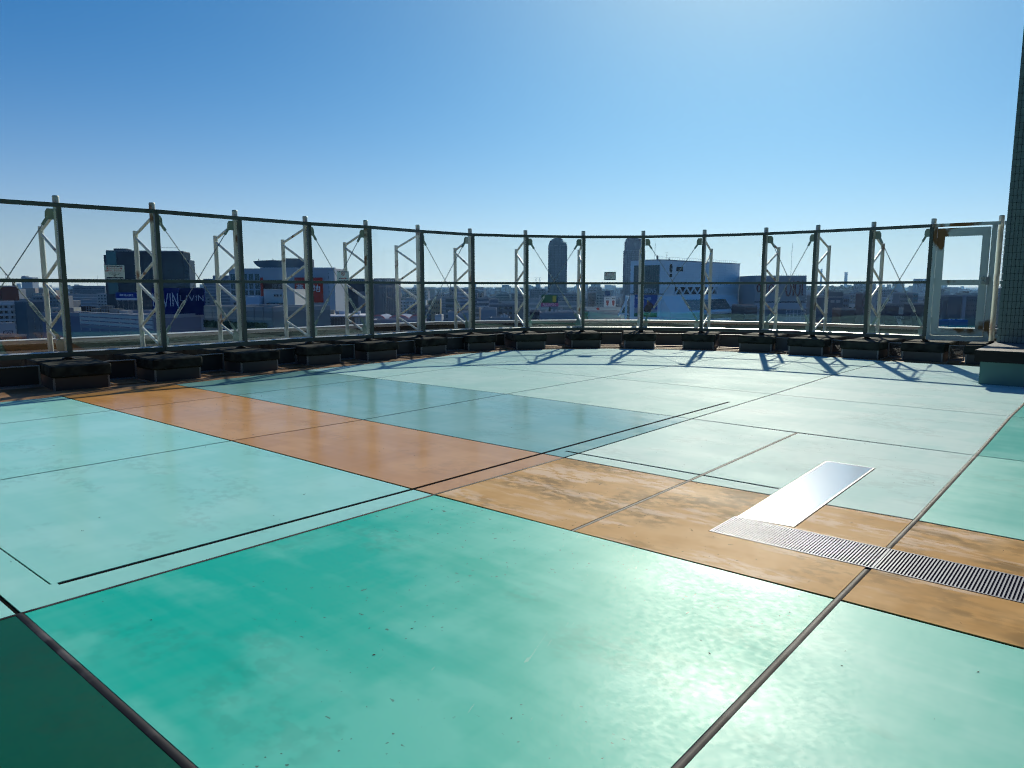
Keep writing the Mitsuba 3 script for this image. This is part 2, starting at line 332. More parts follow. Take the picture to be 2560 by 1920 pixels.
for i in range(NP):
    a, b = PP[max(i - 1, 0)], PP[min(i + 1, NP - 1)]; TAN[i] = (b - a) / np.linalg.norm(b - a)
NOR = np.c_[-TAN[:, 1], TAN[:, 0]]          # outward, away from the deck
BACKPX = {1: 112.9, 2: 346.4, 3: 545.8, 4: 711.5, 5: 865.8, 6: 992.5, 7: 1137.7, 8: 1289.7, 9: 1445.6, 10: 1600, 11: 1776, 12: 1943, 13: 2067, 14: 2200}
BACK = []
for i in range(NP):
    if i in BACKPX:                         # the rear pole of each frame stands 0.85 m behind, swung a little either way
        u = BACKPX[i]; k = (u - 1280) / F * CP
        best = min((np.deg2rad(a) for a in np.arange(-75, 76, 1.0)), key=lambda a: abs((PP[i] + 0.85 * (NOR[i] * math.cos(a) + TAN[i] * math.sin(a)))[0] / (PP[i] + 0.85 * (NOR[i] * math.cos(a) + TAN[i] * math.sin(a)))[1] - k) + 0.0004 * abs(a))
        BACK.append(PP[i] + 0.85 * (NOR[i] * math.cos(best) + TAN[i] * math.sin(best)))
    else: BACK.append(PP[i] + NOR[i] * 0.85)
fk = thing('glass_fence', 'tall curved glass safety fence with dark rails and white lattice posts round the roof edge', 'fence')
p3 = lambda p, z: np.array([p[0], p[1], z])
for i in range(NP):
    P, N_, Tg = PP[i], NOR[i], TAN[i]
    pipe = P + N_ * 0.115
    fkey = put('post', [tube(p3(pipe, 0.31), p3(pipe, 2.42), 0.041, 16)], 'white_paint', fk, smooth=40)
    put('cap', tube(p3(pipe, 2.42), p3(pipe, 2.435), 0.044, 16, 0.034), 'gusset_paint', fkey)
    put('foot', [tube(p3(pipe, 0.302), p3(pipe, 0.318), 0.075, 16), tube(p3(pipe, 0.318), p3(pipe, 0.345), 0.05, 16)], 'print_black', fkey)
    if i < NP - 2:
        B = BACK[i]
        put('rear_pole', tube(p3(B, 0.31), p3(B, 2.08), 0.034, 16), 'white_paint', fkey, smooth=40)
        put('rear_foot', tube(p3(B, 0.302), p3(B, 0.322), 0.07, 14), 'print_black', fkey)
        for zf, zb in ((2.23, 2.03), (1.675, 1.97), (1.625, 1.365), (1.03, 1.29), (0.975, 0.68), (0.42, 0.645)):
            d = unit(np.r_[B - pipe, 0])[:2] * 0.03
            put('brace', tube(p3(pipe + d, zf), p3(B - d, zb), 0.0205, 8), 'white_paint', fkey, smooth=50)
    # the dark mullion in front of the pipe
    if i == NP - 1: continue
    c = P
    put('mullion', obox(p3(c - Tg * 0.028 - N_ * 0.028, 0.40), np.r_[Tg * 0.056, 0], np.r_[N_ * 0.056, 0], Z3 * 1.875), 'dark_frame', fkey)
for i in range(NP - 1):
    a, b = PP[i], PP[i + 1]; d = (b - a) / np.linalg.norm(b - a); n = np.array([-d[1], d[0]]); L = np.linalg.norm(b - a)
    gate = i == NP - 2
    if i == 0: a0 = a - d * 0.6
    else: a0 = a
    for z, hh, dep, nm in ((ZT, 0.052, 0.07, 'top_rail'), (ZM, 0.044, 0.052, 'middle_rail'), (ZB + 0.015, 0.06, 0.104, 'bottom_rail')):
        if gate and nm != 'top_rail': continue
        m = 'gate_paint' if gate else 'dark_frame'
        e0, e1 = (a0 + d * 0.0295, b - d * 0.0295) if nm == 'middle_rail' else (a0, b)
        put(nm, obox(p3(e0 - n * dep / 2, z - hh / 2), np.r_[e1 - e0, 0], np.r_[n * dep, 0], Z3 * hh), m, fk)
        if nm != 'top_rail':               # sloping pale sill that catches the sun
            sd, sh_ = (0.050, 0.017) if nm == 'bottom_rail' else (0.010, 0.003)
            w3 = trimesh.creation.extrude_polygon(Polygon([(0.002, 0.001), (sd, 0.001), (sd, 0.003), (0.002, sh_)]), L - 0.064, engine='earcut')
            put('sill', fr(w3, p3(a + d * 0.032, z + hh / 2), np.r_[-n, 0], Z3, np.r_[d, 0]), 'sill_metal', fk)
    if gate: continue
    for z0, z1, nm in ((ZM + 0.0222, ZT - 0.0262, 'upper_pane'), (ZB + 0.0465, ZM - 0.0222, 'lower_pane')):
        v = np.array([p3(a + d * 0.0285, z0), p3(b - d * 0.0285, z0), p3(b - d * 0.0285, z1), p3(a + d * 0.0285, z1)])
        put(nm, mesh_(v, np.array([[0, 1, 2], [0, 2, 3]])), 'clear_glass', fk)
    if i % 2 == 0:                         # crossed tie rods with turnbuckles
        for s in (0, 1):
            p, q = (a, b) if s == 0 else (b, a); dd = d if s == 0 else -d
            top = p3(p + dd * 0.115 + n * (0.110 + 0.016 * s), 2.145); bot = p3(q - dd * 0.075 + n * (0.110 + 0.016 * s), 0.56)
            rk = put('tie_rod', tube(top, bot, 0.0065, 8), 'rod_steel', fk)
            w = lambda f_: top + (bot - top) * f_
            ax_, sx_, tx_ = basis(top, bot, up=(n[0], n[1], 0))
            fa, fb = 0.70, 0.83
            tb = [tube(w(fa) + sx_ * 0.017, w(fb) + sx_ * 0.017, 0.006, 6), tube(w(fa) - sx_ * 0.017, w(fb) - sx_ * 0.017, 0.006, 6),
                  tube(w(fa - 0.012), w(fa + 0.012), 0.019, 8), tube(w(fb - 0.012), w(fb + 0.012), 0.019, 8)]
            put('turnbuckle', tb, 'white_paint', rk)
            gp = [(0.0, 0.11), (0.075, 0.11), (0.10, 0.07), (0.105, 0.0), (0.07, -0.03), (0.0, -0.03)]
            put('gusset', fr(extr(Polygon(gp), 0, 0.010), p3(p + dd * 0.035 + n * 0.105, 2.155), np.r_[dd, 0], Z3, np.r_[n, 0]), 'gusset_paint', rk)
            cl = np.array([top + ax_ * -0.03, top + ax_ * 0.11])
            put('clevis', [bar(cl[0], cl[1], 0.034, 0.024, up=(n[0], n[1], 0))], 'gusset_paint', rk)
            g2 = [(0.0, 0.0), (0.0, 0.13), (0.05, 0.17), (0.10, 0.13), (0.09, 0.02), (0.06, 0.0)]
            put('gusset', fr(extr(Polygon(g2), 0, 0.010), p3(q - dd * 0.036 + n * 0.105, 0.405), np.r_[-dd, 0], Z3, np.r_[n, 0]), 'gusset_paint', rk)
            put('clevis', [bar(bot - ax_ * 0.16, bot - ax_ * 0.02, 0.036, 0.022, up=(n[0], n[1], 0))], 'gusset_paint', rk)

# the gate in the last bay, right of the fence
ga, gb = PP[NP - 2], PP[NP - 1]; gd = unit(gb - ga); gn = np.array([-gd[1], gd[0]]); GL = float(np.linalg.norm(gb - ga))
gk = thing('gate', 'rust stained pale green metal gate with two glazed openings beside the tiled tower', 'gate')
def gbox(s0, s1, z0, z1, d0, d1): return obox(p3(ga + gd * s0 + gn * d0, z0), np.r_[gd * (s1 - s0), 0], np.r_[gn * (d1 - d0), 0], Z3 * (z1 - z0))
put('jamb', gbox(0.032, 0.085, 0.34, 2.277, -0.03, 0.04), 'gate_paint', gk)
put('jamb', gbox(GL - 0.115, GL - 0.04, 0.34, 2.277, -0.03, 0.04), 'gate_paint', gk)
put('threshold', gbox(0.086, GL - 0.116, 0.335, 0.42, -0.03, 0.04), 'gate_paint', gk)
lf = put('leaf', [gbox(0.095, 0.205, 0.43, 2.25, -0.045, 0.01), gbox(GL - 0.24, GL - 0.125, 0.43, 2.25, -0.045, 0.01), gbox(0.206, GL - 0.241, 0.43, 0.55, -0.043, 0.01),
                  gbox(0.206, GL - 0.241, 2.11, 2.25, -0.043, 0.01), gbox(0.206, GL - 0.241, 1.285, 1.375, -0.043, 0.01)], 'gate_paint', gk)
for z0, z1 in ((0.551, 1.284), (1.376, 2.109)):
    v = [p3(ga + gd * 0.206 - gn * 0.015, z0), p3(ga + gd * (GL - 0.241) - gn * 0.015, z0), p3(ga + gd * (GL - 0.241) - gn * 0.015, z1), p3(ga + gd * 0.206 - gn * 0.015, z1)]
    put('pane', mesh_(np.array(v), np.array([[0, 1, 2], [0, 2, 3]])), 'clear_glass', lf)
for z in (1.33, 1.40): put('knob', tube(p3(ga + gd * (GL - 0.185) - gn * 0.045, z), p3(ga + gd * (GL - 0.185) - gn * (0.095 if z < 1.35 else 0.06), z), 0.028, 14), 'rod_steel', lf)
put('latch', gbox(GL - 0.14, GL - 0.10, 1.29, 1.42, -0.06, -0.046), 'flange_metal', lf)
for z in (0.62, 1.30, 1.98): put('hinge', gbox(0.078, 0.10, z, z + 0.11, -0.062, -0.046), 'gate_paint', gk)

# ---------------------------------------------------------------- foundation blocks, panels and gratings under the fence
ORD = ['first', 'second', 'third', 'fourth', 'fifth', 'sixth', 'seventh', 'eighth', 'ninth', 'tenth', 'eleventh', 'twelfth', 'thirteenth', 'fourteenth', 'fifteenth', 'sixteenth', 'seventeenth']
FRONT = [0.8, 0.82, 0.70, 0.69, 0.63, 0.52, 0.45, 0.51, 0.55, 0.42, 0.55, 0.47, 0.50, 0.66, 0.67, 0.45, 0.50]     # how far each block stands out in front of the fence
SHIFT = [-0.05, -0.06, -0.12, -0.19, -0.17, -0.15, -0.12, -0.10, -0.08, 0.0, -0.05, 0.01, 0.03, 0.12, 0.13, 0.07, 0.0]
for i in range(1, NP):
    t3, n3 = np.r_[TAN[i], 0], np.r_[NOR[i], 0]
    o, fo = p3(PP[i] + TAN[i] * SHIFT[i], 0), FRONT[i]
    k = thing('foundation_block', f'dark capped concrete block under the {ORD[i - 1]} fence post from the left', 'concrete block', 'foundation blocks under the fence posts')
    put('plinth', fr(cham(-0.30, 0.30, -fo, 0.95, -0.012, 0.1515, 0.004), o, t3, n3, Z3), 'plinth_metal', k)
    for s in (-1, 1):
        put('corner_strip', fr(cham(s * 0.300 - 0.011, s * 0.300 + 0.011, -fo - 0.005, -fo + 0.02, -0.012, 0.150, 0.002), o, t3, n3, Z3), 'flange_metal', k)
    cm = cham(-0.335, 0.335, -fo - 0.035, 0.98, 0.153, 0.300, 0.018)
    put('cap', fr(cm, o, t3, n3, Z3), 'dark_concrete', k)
for i in range(0, NP - 1):
    a, b = PP[i], PP[i + 1]; d = unit(b - a); n = np.array([-d[1], d[0]]); L = np.linalg.norm(b - a)
    if i == 0: who = 'left of the first foundation block'
    else: who = f'between the {ORD[i - 1]} and {ORD[i]} blocks from left'
    s0, s1 = 0.36 + SHIFT[i], L - 0.36 + SHIFT[i + 1]
    off = -0.25 if i < 7 else (-0.2 if i >= 12 else 0.2)
    pb = lambda x0, x1, z0, z1, d0, d1: obox(p3(a + d * x0 + n * (off + d0), z0), np.r_[d * (x1 - x0), 0], np.r_[n * (d1 - d0), 0], Z3 * (z1 - z0))
    k = thing('infill_panel', f'dark infill panel with pale flanges {who}', 'metal panel', 'infill panels between the foundation blocks')
    if i < 13: put('sheet', pb(s0, s1, 0.03, 0.262, 0, 0.012), 'panel_metal' if i < 8 else 'panel_pale', k)
    else:
        for q in range(11): put('louvre', pb(s0 + 0.012, s1 - 0.012, 0.032 + q * 0.021, 0.046 + q * 0.021, 0, 0.02), 'panel_metal', k)
    put('flange', pb(s0, s1, 0.262, 0.272, -0.03, 0.02), 'flange_metal', k); put('flange', pb(s0, s1, 0.012, 0.030, -0.03, 0.012), 'flange_metal', k)
    put('bracket', pb(s1, s1 + 0.018, 0.012, 0.272, -0.03, 0.012), 'flange_metal', k); put('bracket', pb(s0 - 0.018, s0, 0.012, 0.272, -0.03, 0.012), 'flange_metal', k)
    for q in (0.25, 0.6): put('bolt', pb(s0 + (s1 - s0) * q, s0 + (s1 - s0) * q + 0.012, 0.250, 0.261, -0.008, -0.0005), 'print_black', k)
    if i > 0:
        k = thing('gutter_grating', f'rust brown gutter grating {who}', 'grating', 'gutter gratings between the foundation blocks')
        gb_ = lambda x0, x1, z0, z1, d0, d1: obox(p3(a + d * x0 + n * d0, z0), np.r_[d * (x1 - x0), 0], np.r_[n * (d1 - d0), 0], Z3 * (z1 - z0))
        GO = -0.75 if i < 7 else (-0.7 if i >= 12 else -0.42)
        for q in range(9): put('slat', gb_(s0 + 0.01, s1 - 0.01, 0.003, 0.012, GO + q * 0.052, GO + q * 0.052 + 0.03), 'gutter_paint', k)
        for x in (s0, s1 - 0.012): put('side_bar', gb_(x, x + 0.0099, 0.001, 0.016, GO - 0.01, GO + 0.46), 'flange_metal', k)

# gutter floor and outer parapet, following the fence
def offset_line(dist, ext=True):
    pts = PP + NOR * dist
    if ext: pts = np.vstack([pts[0] - TAN[0] * 9, pts, pts[-1] + TAN[-1] * 9])
    return pts
gl_out, gl_in = offset_line(1.62), offset_line(-2.2)
gpoly = Polygon([tuple(p) for p in gl_in] + [tuple(p) for p in gl_out[::-1]]).buffer(0).difference(deck_poly.buffer(0.003))
struct('gutter_floor', 'rust brown painted gutter strip along the foot of the fence', extr(gpoly, -0.30, -0.006), 'gutter_paint')
def wall_strip(d0, d1, z0, z1):
    a, b = offset_line(d0), offset_line(d1)
    ms = []
    for q in range(len(a) - 1):
        v = np.array([p3(a[q], z0), p3(a[q + 1], z0), p3(b[q + 1], z0), p3(b[q], z0), p3(a[q], z1), p3(a[q + 1], z1), p3(b[q + 1], z1), p3(b[q], z1)])
        f = [[0, 1, 5], [0, 5, 4], [3, 7, 6], [3, 6, 2], [4, 5, 6], [4, 6, 7], [0, 2, 1], [0, 3, 2]]
        if q == 0: f += [[0, 4, 7], [0, 7, 3]]
        if q == len(a) - 2: f += [[1, 2, 6], [1, 6, 5]]
        ms.append(mesh_(v, np.array(f)))
    return cat_(ms)
wk = thing('parapet_wall', 'low outer parapet wall with pale sunlit coping behind the glass fence', 'parapet wall')
put('wall', wall_strip(1.66, 1.86, -0.30, 0.30), 'parapet_wall_paint', wk)
put('ledge', wall_strip(1.615, 1.865, 0.300, 0.325), 'coping', wk)
put('upper_wall', wall_strip(1.70, 1.86, 0.325, 0.420), 'parapet_wall_paint', wk)
put('coping', wall_strip(1.63, 1.93, 0.420, 0.480), 'coping', wk)

# mesh panel between the gate and the tower
E_, Fv = np.r_[EX, 0], np.r_[EY, 0]
mk = thing('mesh_screen', 'narrow perforated metal screen between the gate and the tiled tower', 'screen')
m0 = PP[-1] + gd * 0.05; ML = 0.75
for z in (2.30, 1.33, 0.44): put('rail', obox(p3(m0 - gn * 0.02, z - 0.03), np.r_[gd * ML, 0], np.r_[gn * 0.04, 0], Z3 * 0.06), 'gate_paint', mk)
wires = [obox(p3(m0 + gd * s, 0.45), np.r_[gd * 0.006, 0], np.r_[gn * 0.004, 0], Z3 * 1.83) for s in np.arange(0.02, ML, 0.022)]
wires += [obox(p3(m0 + gn * 0.0045, z), np.r_[gd * ML, 0], np.r_[gn * 0.004, 0], Z3 * 0.006) for z in np.arange(0.47, 2.27, 0.022)]
put('mesh', wires, 'flange_metal', mk, kind='stuff')

# ---------------------------------------------------------------- tiled tower on its plinth, at the right edge
pc = floor_at(2446, 959.8)                                   # near left bottom corner of the plinth
tk = thing('tiled_tower', 'dark teal tiled tower wall on a black stone ledge at the right edge', 'tower')
zl0, zl1 = 0.297, 0.444
RX, FY = 6.0, 5.5                                            # extent to the right (along EX) and to the back (along EY)
put('plinth', obox(p3(pc, -0.01), E_ * RX, Fv * FY, Z3 * (zl0 + 0.01)), 'teal_plinth', tk)
lo = pc - EX * 0.06 - EY * 0.07
put('ledge', obox(p3(lo, zl0), E_ * (RX + 0.06), Fv * (FY + 0.1), Z3 * (zl1 - zl0 - 0.004)), 'black_stone', tk)
put('ledge_top', obox(p3(lo + EX * 0.004 + EY * 0.004, zl1 - 0.004), E_ * (RX + 0.05), Fv * (FY + 0.09), Z3 * 0.006), 'ledge_top_stone', tk)
wc = at_z(2490.7, 856.5, zl1)[:2]                            # near left corner of the tiled wall
TZ = 9.5
put('core', obox(p3(wc + EX * 0.012 + EY * 0.012, zl1), E_ * 5.2, Fv * 3.6, Z3 * (TZ - zl1)), 'mortar', tk)
tw, th = 0.0440, 0.0945
row0 = zl1 + 0.008; wstuff = []; ntile = 0
order = []
for r in range(int((TZ - row0) / (th + 0.0055))):
    for c in range(int(5.0 / (tw + 0.0057))):
        order.append((r, c))
joint_r = None
def tile_mesh(face, r, c):
    z = row0 + r * (th + 0.0055)
    if z > 5.08: z += 0.022                                   # a wider movement joint high up
    if face == 0: return fr(bx(0, tw, -0.004, 0.013, 0, th), p3(wc + EX * (0.002 + c * (tw + 0.0057)), z), E_, Fv, Z3)
    return fr(bx(-0.004, 0.013, 0, tw, 0, th), p3(wc + EY * (0.0165 + c * (tw + 0.0057)), z), E_, Fv, Z3)
vis = [(r, c) for (r, c) in order if c < 7 and r < 43]
rest0 = [(r, c) for (r, c) in order if not (c < 7 and r < 43)]
for r, c in vis: put('tile', tile_mesh(0, r, c), 'tile_face_light' if r < 1 else 'tile_face', tk)
put('tile_field', [tile_mesh(0, r, c) for r, c in rest0], 'tile_face', tk, kind='stuff')
put('side_tile_field', [tile_mesh(1, r, c) for r in range(90) for c in range(14)], 'tile_face', tk, kind='stuff')

# ---------------------------------------------------------------- small signs on the glass
GL_ = {  # pen strokes of the characters, 10 x 10 grid, y up
 '屋': [[(1, 9), (9, 9), (9, 7), (1, 7)], [(1, 9), (1, 3), (0, 0)], [(3, 5.5), (9, 5.5)], [(5, 5.5), (4, 4), (8, 4)], [(3, 2), (9, 2)], [(6, 4), (6, 0)], [(2, 0), (10, 0)]],
 '上': [[(5, 9), (5, 1)], [(5, 5), (9, 5)], [(1, 1), (9.5, 1)]],
 'か': [[(1, 7), (6, 7), (6, 1.5), (4.5, 1)], [(4, 9), (3, 4), (1, 1)], [(7.5, 8), (9.5, 5)]],
 'ら': [[(3, 9), (6, 8)], [(2.5, 7), (2, 3.5), (6, 5), (8, 3), (6, 1), (3, 1)]],
 'モ': [[(2, 8), (8, 8)], [(1, 5), (9, 5)], [(5, 8), (5, 1.5), (8, 1.5)]],
 'ノ': [[(8, 9), (6, 4), (2, 1)]],
 'を': [[(1, 8), (9, 8)], [(5, 9.5), (2, 4.5), (5, 5.5), (6, 3)], [(9, 6), (4, 3), (4, 1), (8, 0.8)]],
 '投': [[(0, 7), (4, 7)], [(2, 9.5), (2, 1), (1, 1)], [(0, 3), (4, 4.5)], [(5, 9), (5, 6.5)], [(5, 9), (8, 9), (8, 6.5), (9.5, 6.5)], [(5, 5), (9, 5), (5, 0.5)], [(5, 4), (9.5, 0.5)]],
 'げ': [[(1.5, 9), (1, 4), (2, 1)], [(4, 6.5), (8, 6.5)], [(6.5, 9), (6.5, 4), (5, 1)], [(8.5, 9.5), (9, 8)], [(9.6, 9.8), (10, 8.5)]],
 'な': [[(1, 7.5), (5, 7.5)], [(3.2, 9.5), (1, 4)], [(7, 8), (9, 6.5)], [(6.5, 6), (6.5, 1.5), (4.5, 1), (4, 2.2), (6, 2.8), (9, 1)]],
 'い': [[(1.5, 8), (2, 2.5), (3.5, 1.5), (4.5, 3.5)], [(7, 7.5), (9, 3.5)]],
 'で': [[(1, 8), (9, 8), (5, 5), (4.5, 2.5), (7, 1)], [(7.5, 6), (8, 5)], [(9, 6.5), (9.5, 5.5)]],
 'く': [[(7, 9), (3, 5), (7, 1)]],
 'だ': [[(1, 7.5), (5.5, 7.5)], [(3.5, 9.5), (1, 1)], [(5, 5), (8, 5)], [(5, 3), (5, 1), (9, 1)], [(8, 9), (8.5, 7.5)], [(9.3, 9.3), (9.8, 8)]],
 'さ': [[(1, 7), (9, 7)], [(4, 9.5), (7.5, 4)], [(2.5, 4), (3, 1.5), (7, 1)]],
 '楽': [[(4, 9.8), (3.6, 9)], [(3.2, 9), (6.8, 9), (6.8, 5.5), (3.2, 5.5), (3.2, 9)], [(3.2, 7.2), (6.8, 7.2)], [(0.6, 9), (2.2, 7.6)], [(0.4, 5.2), (2.4, 6.4)], [(9.4, 9), (7.8, 7.6)], [(9.6, 5.2), (7.6, 6.4)],
        [(0.2, 4), (9.8, 4)], [(5, 5.5), (5, 0)], [(5, 4), (0.5, 0.6)], [(5, 4), (9.5, 0.6)]],
 '天': [[(1.5, 8.6), (8.5, 8.6)], [(0.6, 5.4), (9.4, 5.4)], [(5, 8.6), (5, 5.4), (0.6, 0.3)], [(5, 5.4), (9.6, 0.3)]],
 '地': [[(0.2, 6.4), (3.8, 6.4)], [(2, 9.4), (2, 1.6)], [(0, 1), (3.8, 2.4)], [(4.2, 5), (9.2, 6.8), (9, 3.2), (8, 3)], [(6.7, 9.6), (6.7, 2.6)], [(5, 7.8), (5, 1), (5.6, 0.4), (9.4, 0.4), (9.6, 2)]],
 '全': [[(5, 9.5), (0.5, 5)], [(5, 9.5), (9.5, 5)], [(2.5, 5.5), (7.5, 5.5)], [(2.5, 3), (7.5, 3)], [(5, 5.5), (5, 0.5)], [(1, 0.5), (9, 0.5)]],
 '面': [[(0.5, 9), (9.5, 9)], [(5, 9), (4.5, 7)], [(1, 7), (9, 7), (9, 0.5), (1, 0.5), (1, 7)], [(3.8, 7), (3.8, 0.5)], [(6.2, 7), (6.2, 0.5)], [(3.8, 4), (6.2, 4)]],
 '禁': [[(0.5, 8), (4.5, 8)], [(2.5, 9.8), (2.5, 5)], [(5.5, 8), (9.5, 8)], [(7.5, 9.8), (7.5, 5)], [(2, 4.4), (8, 4.4)], [(0.5, 3), (9.5, 3)], [(5, 3), (5, 0.3)], [(2.5, 2), (1, 0.5)], [(7.5, 2), (9, 0.5)]],
 '煙': [[(2, 9.5), (2, 5), (0.3, 1)], [(2, 4), (3.6, 1.4)], [(4.5, 9), (9.8, 9)], [(5, 7.6), (9.3, 7.6), (9.3, 5.2), (5, 5.2), (5, 7.6)], [(4.5, 3), (9.8, 3)], [(7, 5), (7, 0.6)], [(4.2, 0.6), (10, 0.6)]],
 'す': [[(0.8, 7.8), (9.2, 7.8)], [(5.5, 9.6), (5.5, 4), (4, 3.6), (3.6, 5), (5.4, 5.6), (5.6, 2.6), (4, 0.6)]],
}
def text_cjk(s, size, w, depth=0.002, gap=1.08):
    ms = []
    for q, ch in enumerate(s):
        m = strokes(GL_[ch], w, depth, size); m.apply_translation([q * size * gap, 0, 0]); ms.append(m)
    m = cat_(ms); m.apply_translation([-(len(s) * gap - (gap - 1)) * size / 2, 0, 0])
    return m
def bay_point(i, u, v):                     # where a pixel's ray meets the glass plane of bay i
    a, b = PP[i], PP[i + 1]; d = unit(b - a); n = np.array([-d[1], d[0]]); r = ray(u, v)
    t = (a @ n) / (r[:2] @ n); p = np.array([0, 0, H]) + r * t
    return p, np.r_[d, 0], np.r_[n, 0]
def glass_sign(i, quad, label, kind):
    c, d, n = bay_point(i, *np.mean(quad, 0)); w = [bay_point(i, *q)[0] for q in quad]
    wd = (np.linalg.norm(w[1] - w[0]) + np.linalg.norm(w[2] - w[3])) / 2; ht = (np.linalg.norm(w[3] - w[0]) + np.linalg.norm(w[2] - w[1])) / 2
    k = thing('notice_sign', label, 'sign')
    o = c - n * 0.006
    L_ = lambda m: fr(m, o, d, Z3, -n)
    put('board', L_(bx(-wd / 2, wd / 2, -ht / 2, ht / 2, 0, 0.004)), 'sign_white', k)
    r_ = lambda x0, x1, y0, y1: bx(x0 * wd / 2, x1 * wd / 2, y0 * ht / 2, y1 * ht / 2, 0.0045, 0.0055)
    def tx(s, x, y, hh, wf): m = text_cjk(s, hh * ht, hh * ht * wf, 0.001); m.apply_translation([x * wd / 2, y * ht / 2, 0.0045]); return m
    def dashes(y, x0, x1, hh, nn):
        xs = np.linspace(x0, x1, nn + 1); return [r_(xs[q] + 0.1 * (xs[1] - xs[0]), xs[q + 1] - 0.1 * (xs[1] - xs[0]), y, y + hh) for q in range(nn)]
    if kind == 'throw':
        put('stripe', L_(r_(-0.82, 0.82, 0.76, 0.90)), 'print_navy', k); put('stripe', L_(r_(-0.82, 0.82, -0.90, -0.76)), 'print_navy', k)
        put('lettering', L_(tx('屋上からモノを', 0.0, 0.38, 0.14, 0.14)), 'print_red', k); put('lettering', L_(tx('投げないでください', 0.0, 0.03, 0.125, 0.14)), 'print_red', k)
        put('small_print', L_(cat_(dashes(-0.20, -0.68, 0.68, 0.07, 24) + dashes(-0.38, -0.54, 0.54, 0.06, 20))), 'print_black', k)
        put('mark', L_(r_(-0.10, 0.10, -0.62, -0.50)), 'print_black', k)
    else:
        put('stripe', L_(r_(-0.88, 0.88, 0.80, 0.92)), 'print_black', k); put('stripe', L_(r_(-0.88, 0.88, -0.92, -0.82)), 'print_black', k)
        R_ = 0.19 * ht; a = np.linspace(0, 2 * np.pi, 29)
        ring = Polygon(np.c_[np.cos(a), np.sin(a)] * R_).difference(Polygon(np.c_[np.cos(a), np.sin(a)] * R_ * 0.78))
        slash = LineString([(-R_ * 0.62, R_ * 0.62), (R_ * 0.62, -R_ * 0.62)]).buffer(R_ * 0.12, cap_style=2)
        m = extr(unary_union([ring, slash]), 0.0045, 0.0055); m.apply_translation([0, 0.24 * ht, 0]); put('no_smoking_ring', L_(m), 'print_red', k)
        cg = [bx(-R_ * 0.62, R_ * 0.45, -R_ * 0.24, -R_ * 0.02, 0.0042, 0.0050), bx(R_ * 0.5, R_ * 0.62, -R_ * 0.24, -R_ * 0.02, 0.0042, 0.0050), bx(R_ * 0.4, R_ * 0.5, R_ * 0.1, R_ * 0.5, 0.0042, 0.0050)]
        m = cat_(cg); m.apply_translation([0, 0.24 * ht, 0]); put('cigarette', L_(m), 'print_black', k)
        put('lettering', L_(tx('屋上', -0.47, -0.52, 0.12, 0.16)), 'print_navy', k); put('lettering', L_(tx('全面禁煙', 0.08, -0.52, 0.125, 0.17)), 'print_red', k); put('lettering', L_(tx('です', 0.62, -0.52, 0.11, 0.16)), 'print_navy', k)
glass_sign(1, [(259.4, 662.2), (310.3, 663.2), (312.3, 697), (262, 697)], 'white notice with red lettering and navy stripes on the glass at far left', 'throw')
glass_sign(4, [(841.5, 677.6), (871.7, 678.2), (872.2, 703.6), (842, 703.4)], 'white no smoking notice with red ring on the glass left of centre', 'smoke')
glass_sign(9, [(1510.2, 679.6), (1539.8, 679.8), (1539.8, 700.4), (1510.2, 700.2)], 'small notice with navy stripes on the glass between the two slender towers', 'throw')
# ---------------------------------------------------------------- the city below
GZ = -38.0
CP_0 = 'city_paint'
struct('city_ground', 'grey city ground far below the roof', mesh_(np.array([[-12000, -60, GZ], [12000, -60, GZ], [12000, 12000, GZ], [-12000, 12000, GZ]], float), np.array([[0, 1, 2], [0, 2, 3]])), 'city_paint', color=(0.10, 0.10, 0.105))
struct('own_building', 'body of the building that carries the roof deck', extr(unary_union([deck_poly, gpoly]).buffer(0.02).buffer(0.3, join_style=2), GZ, -0.302), 'city_paint', color=(0.3, 0.29, 0.27))
pk_ = thing('penthouse_building', 'dark glazed penthouse building standing behind the viewer', 'building')
put('wall', bx(-45, 12, -13, -6.6, -0.3, 15), CP_0, pk_, color=(0.07, 0.075, 0.08))
put('side_wing', bx(12.01, 26, -13, 6.5, -0.3, 12), CP_0, pk_, color=(0.022, 0.026, 0.03))  # unseen wing, added so the fence glass mirrors something dark
for r_ in range(4): put('window_row', [bx(-19.4 + 2.4 * q, -17.3 + 2.4 * q, -6.599, -6.55, 0.6 + 3.6 * r_, 3.4 + 3.6 * r_) for q in range(13)], CP_0, pk_, color=(0.035, 0.045, 0.055), kind='stuff')
def edge(u0, v0, D0, u1, v1=None):
    p0 = at_y(u0, v0, D0); z = p0[2]
    p1 = at_z(u1, v1, z) if v1 else at_y(u1, v0, D0)
    return p0[:2], p1[:2], float(z)
def zof(v, D): return float(at_y(1280, v, D)[2])
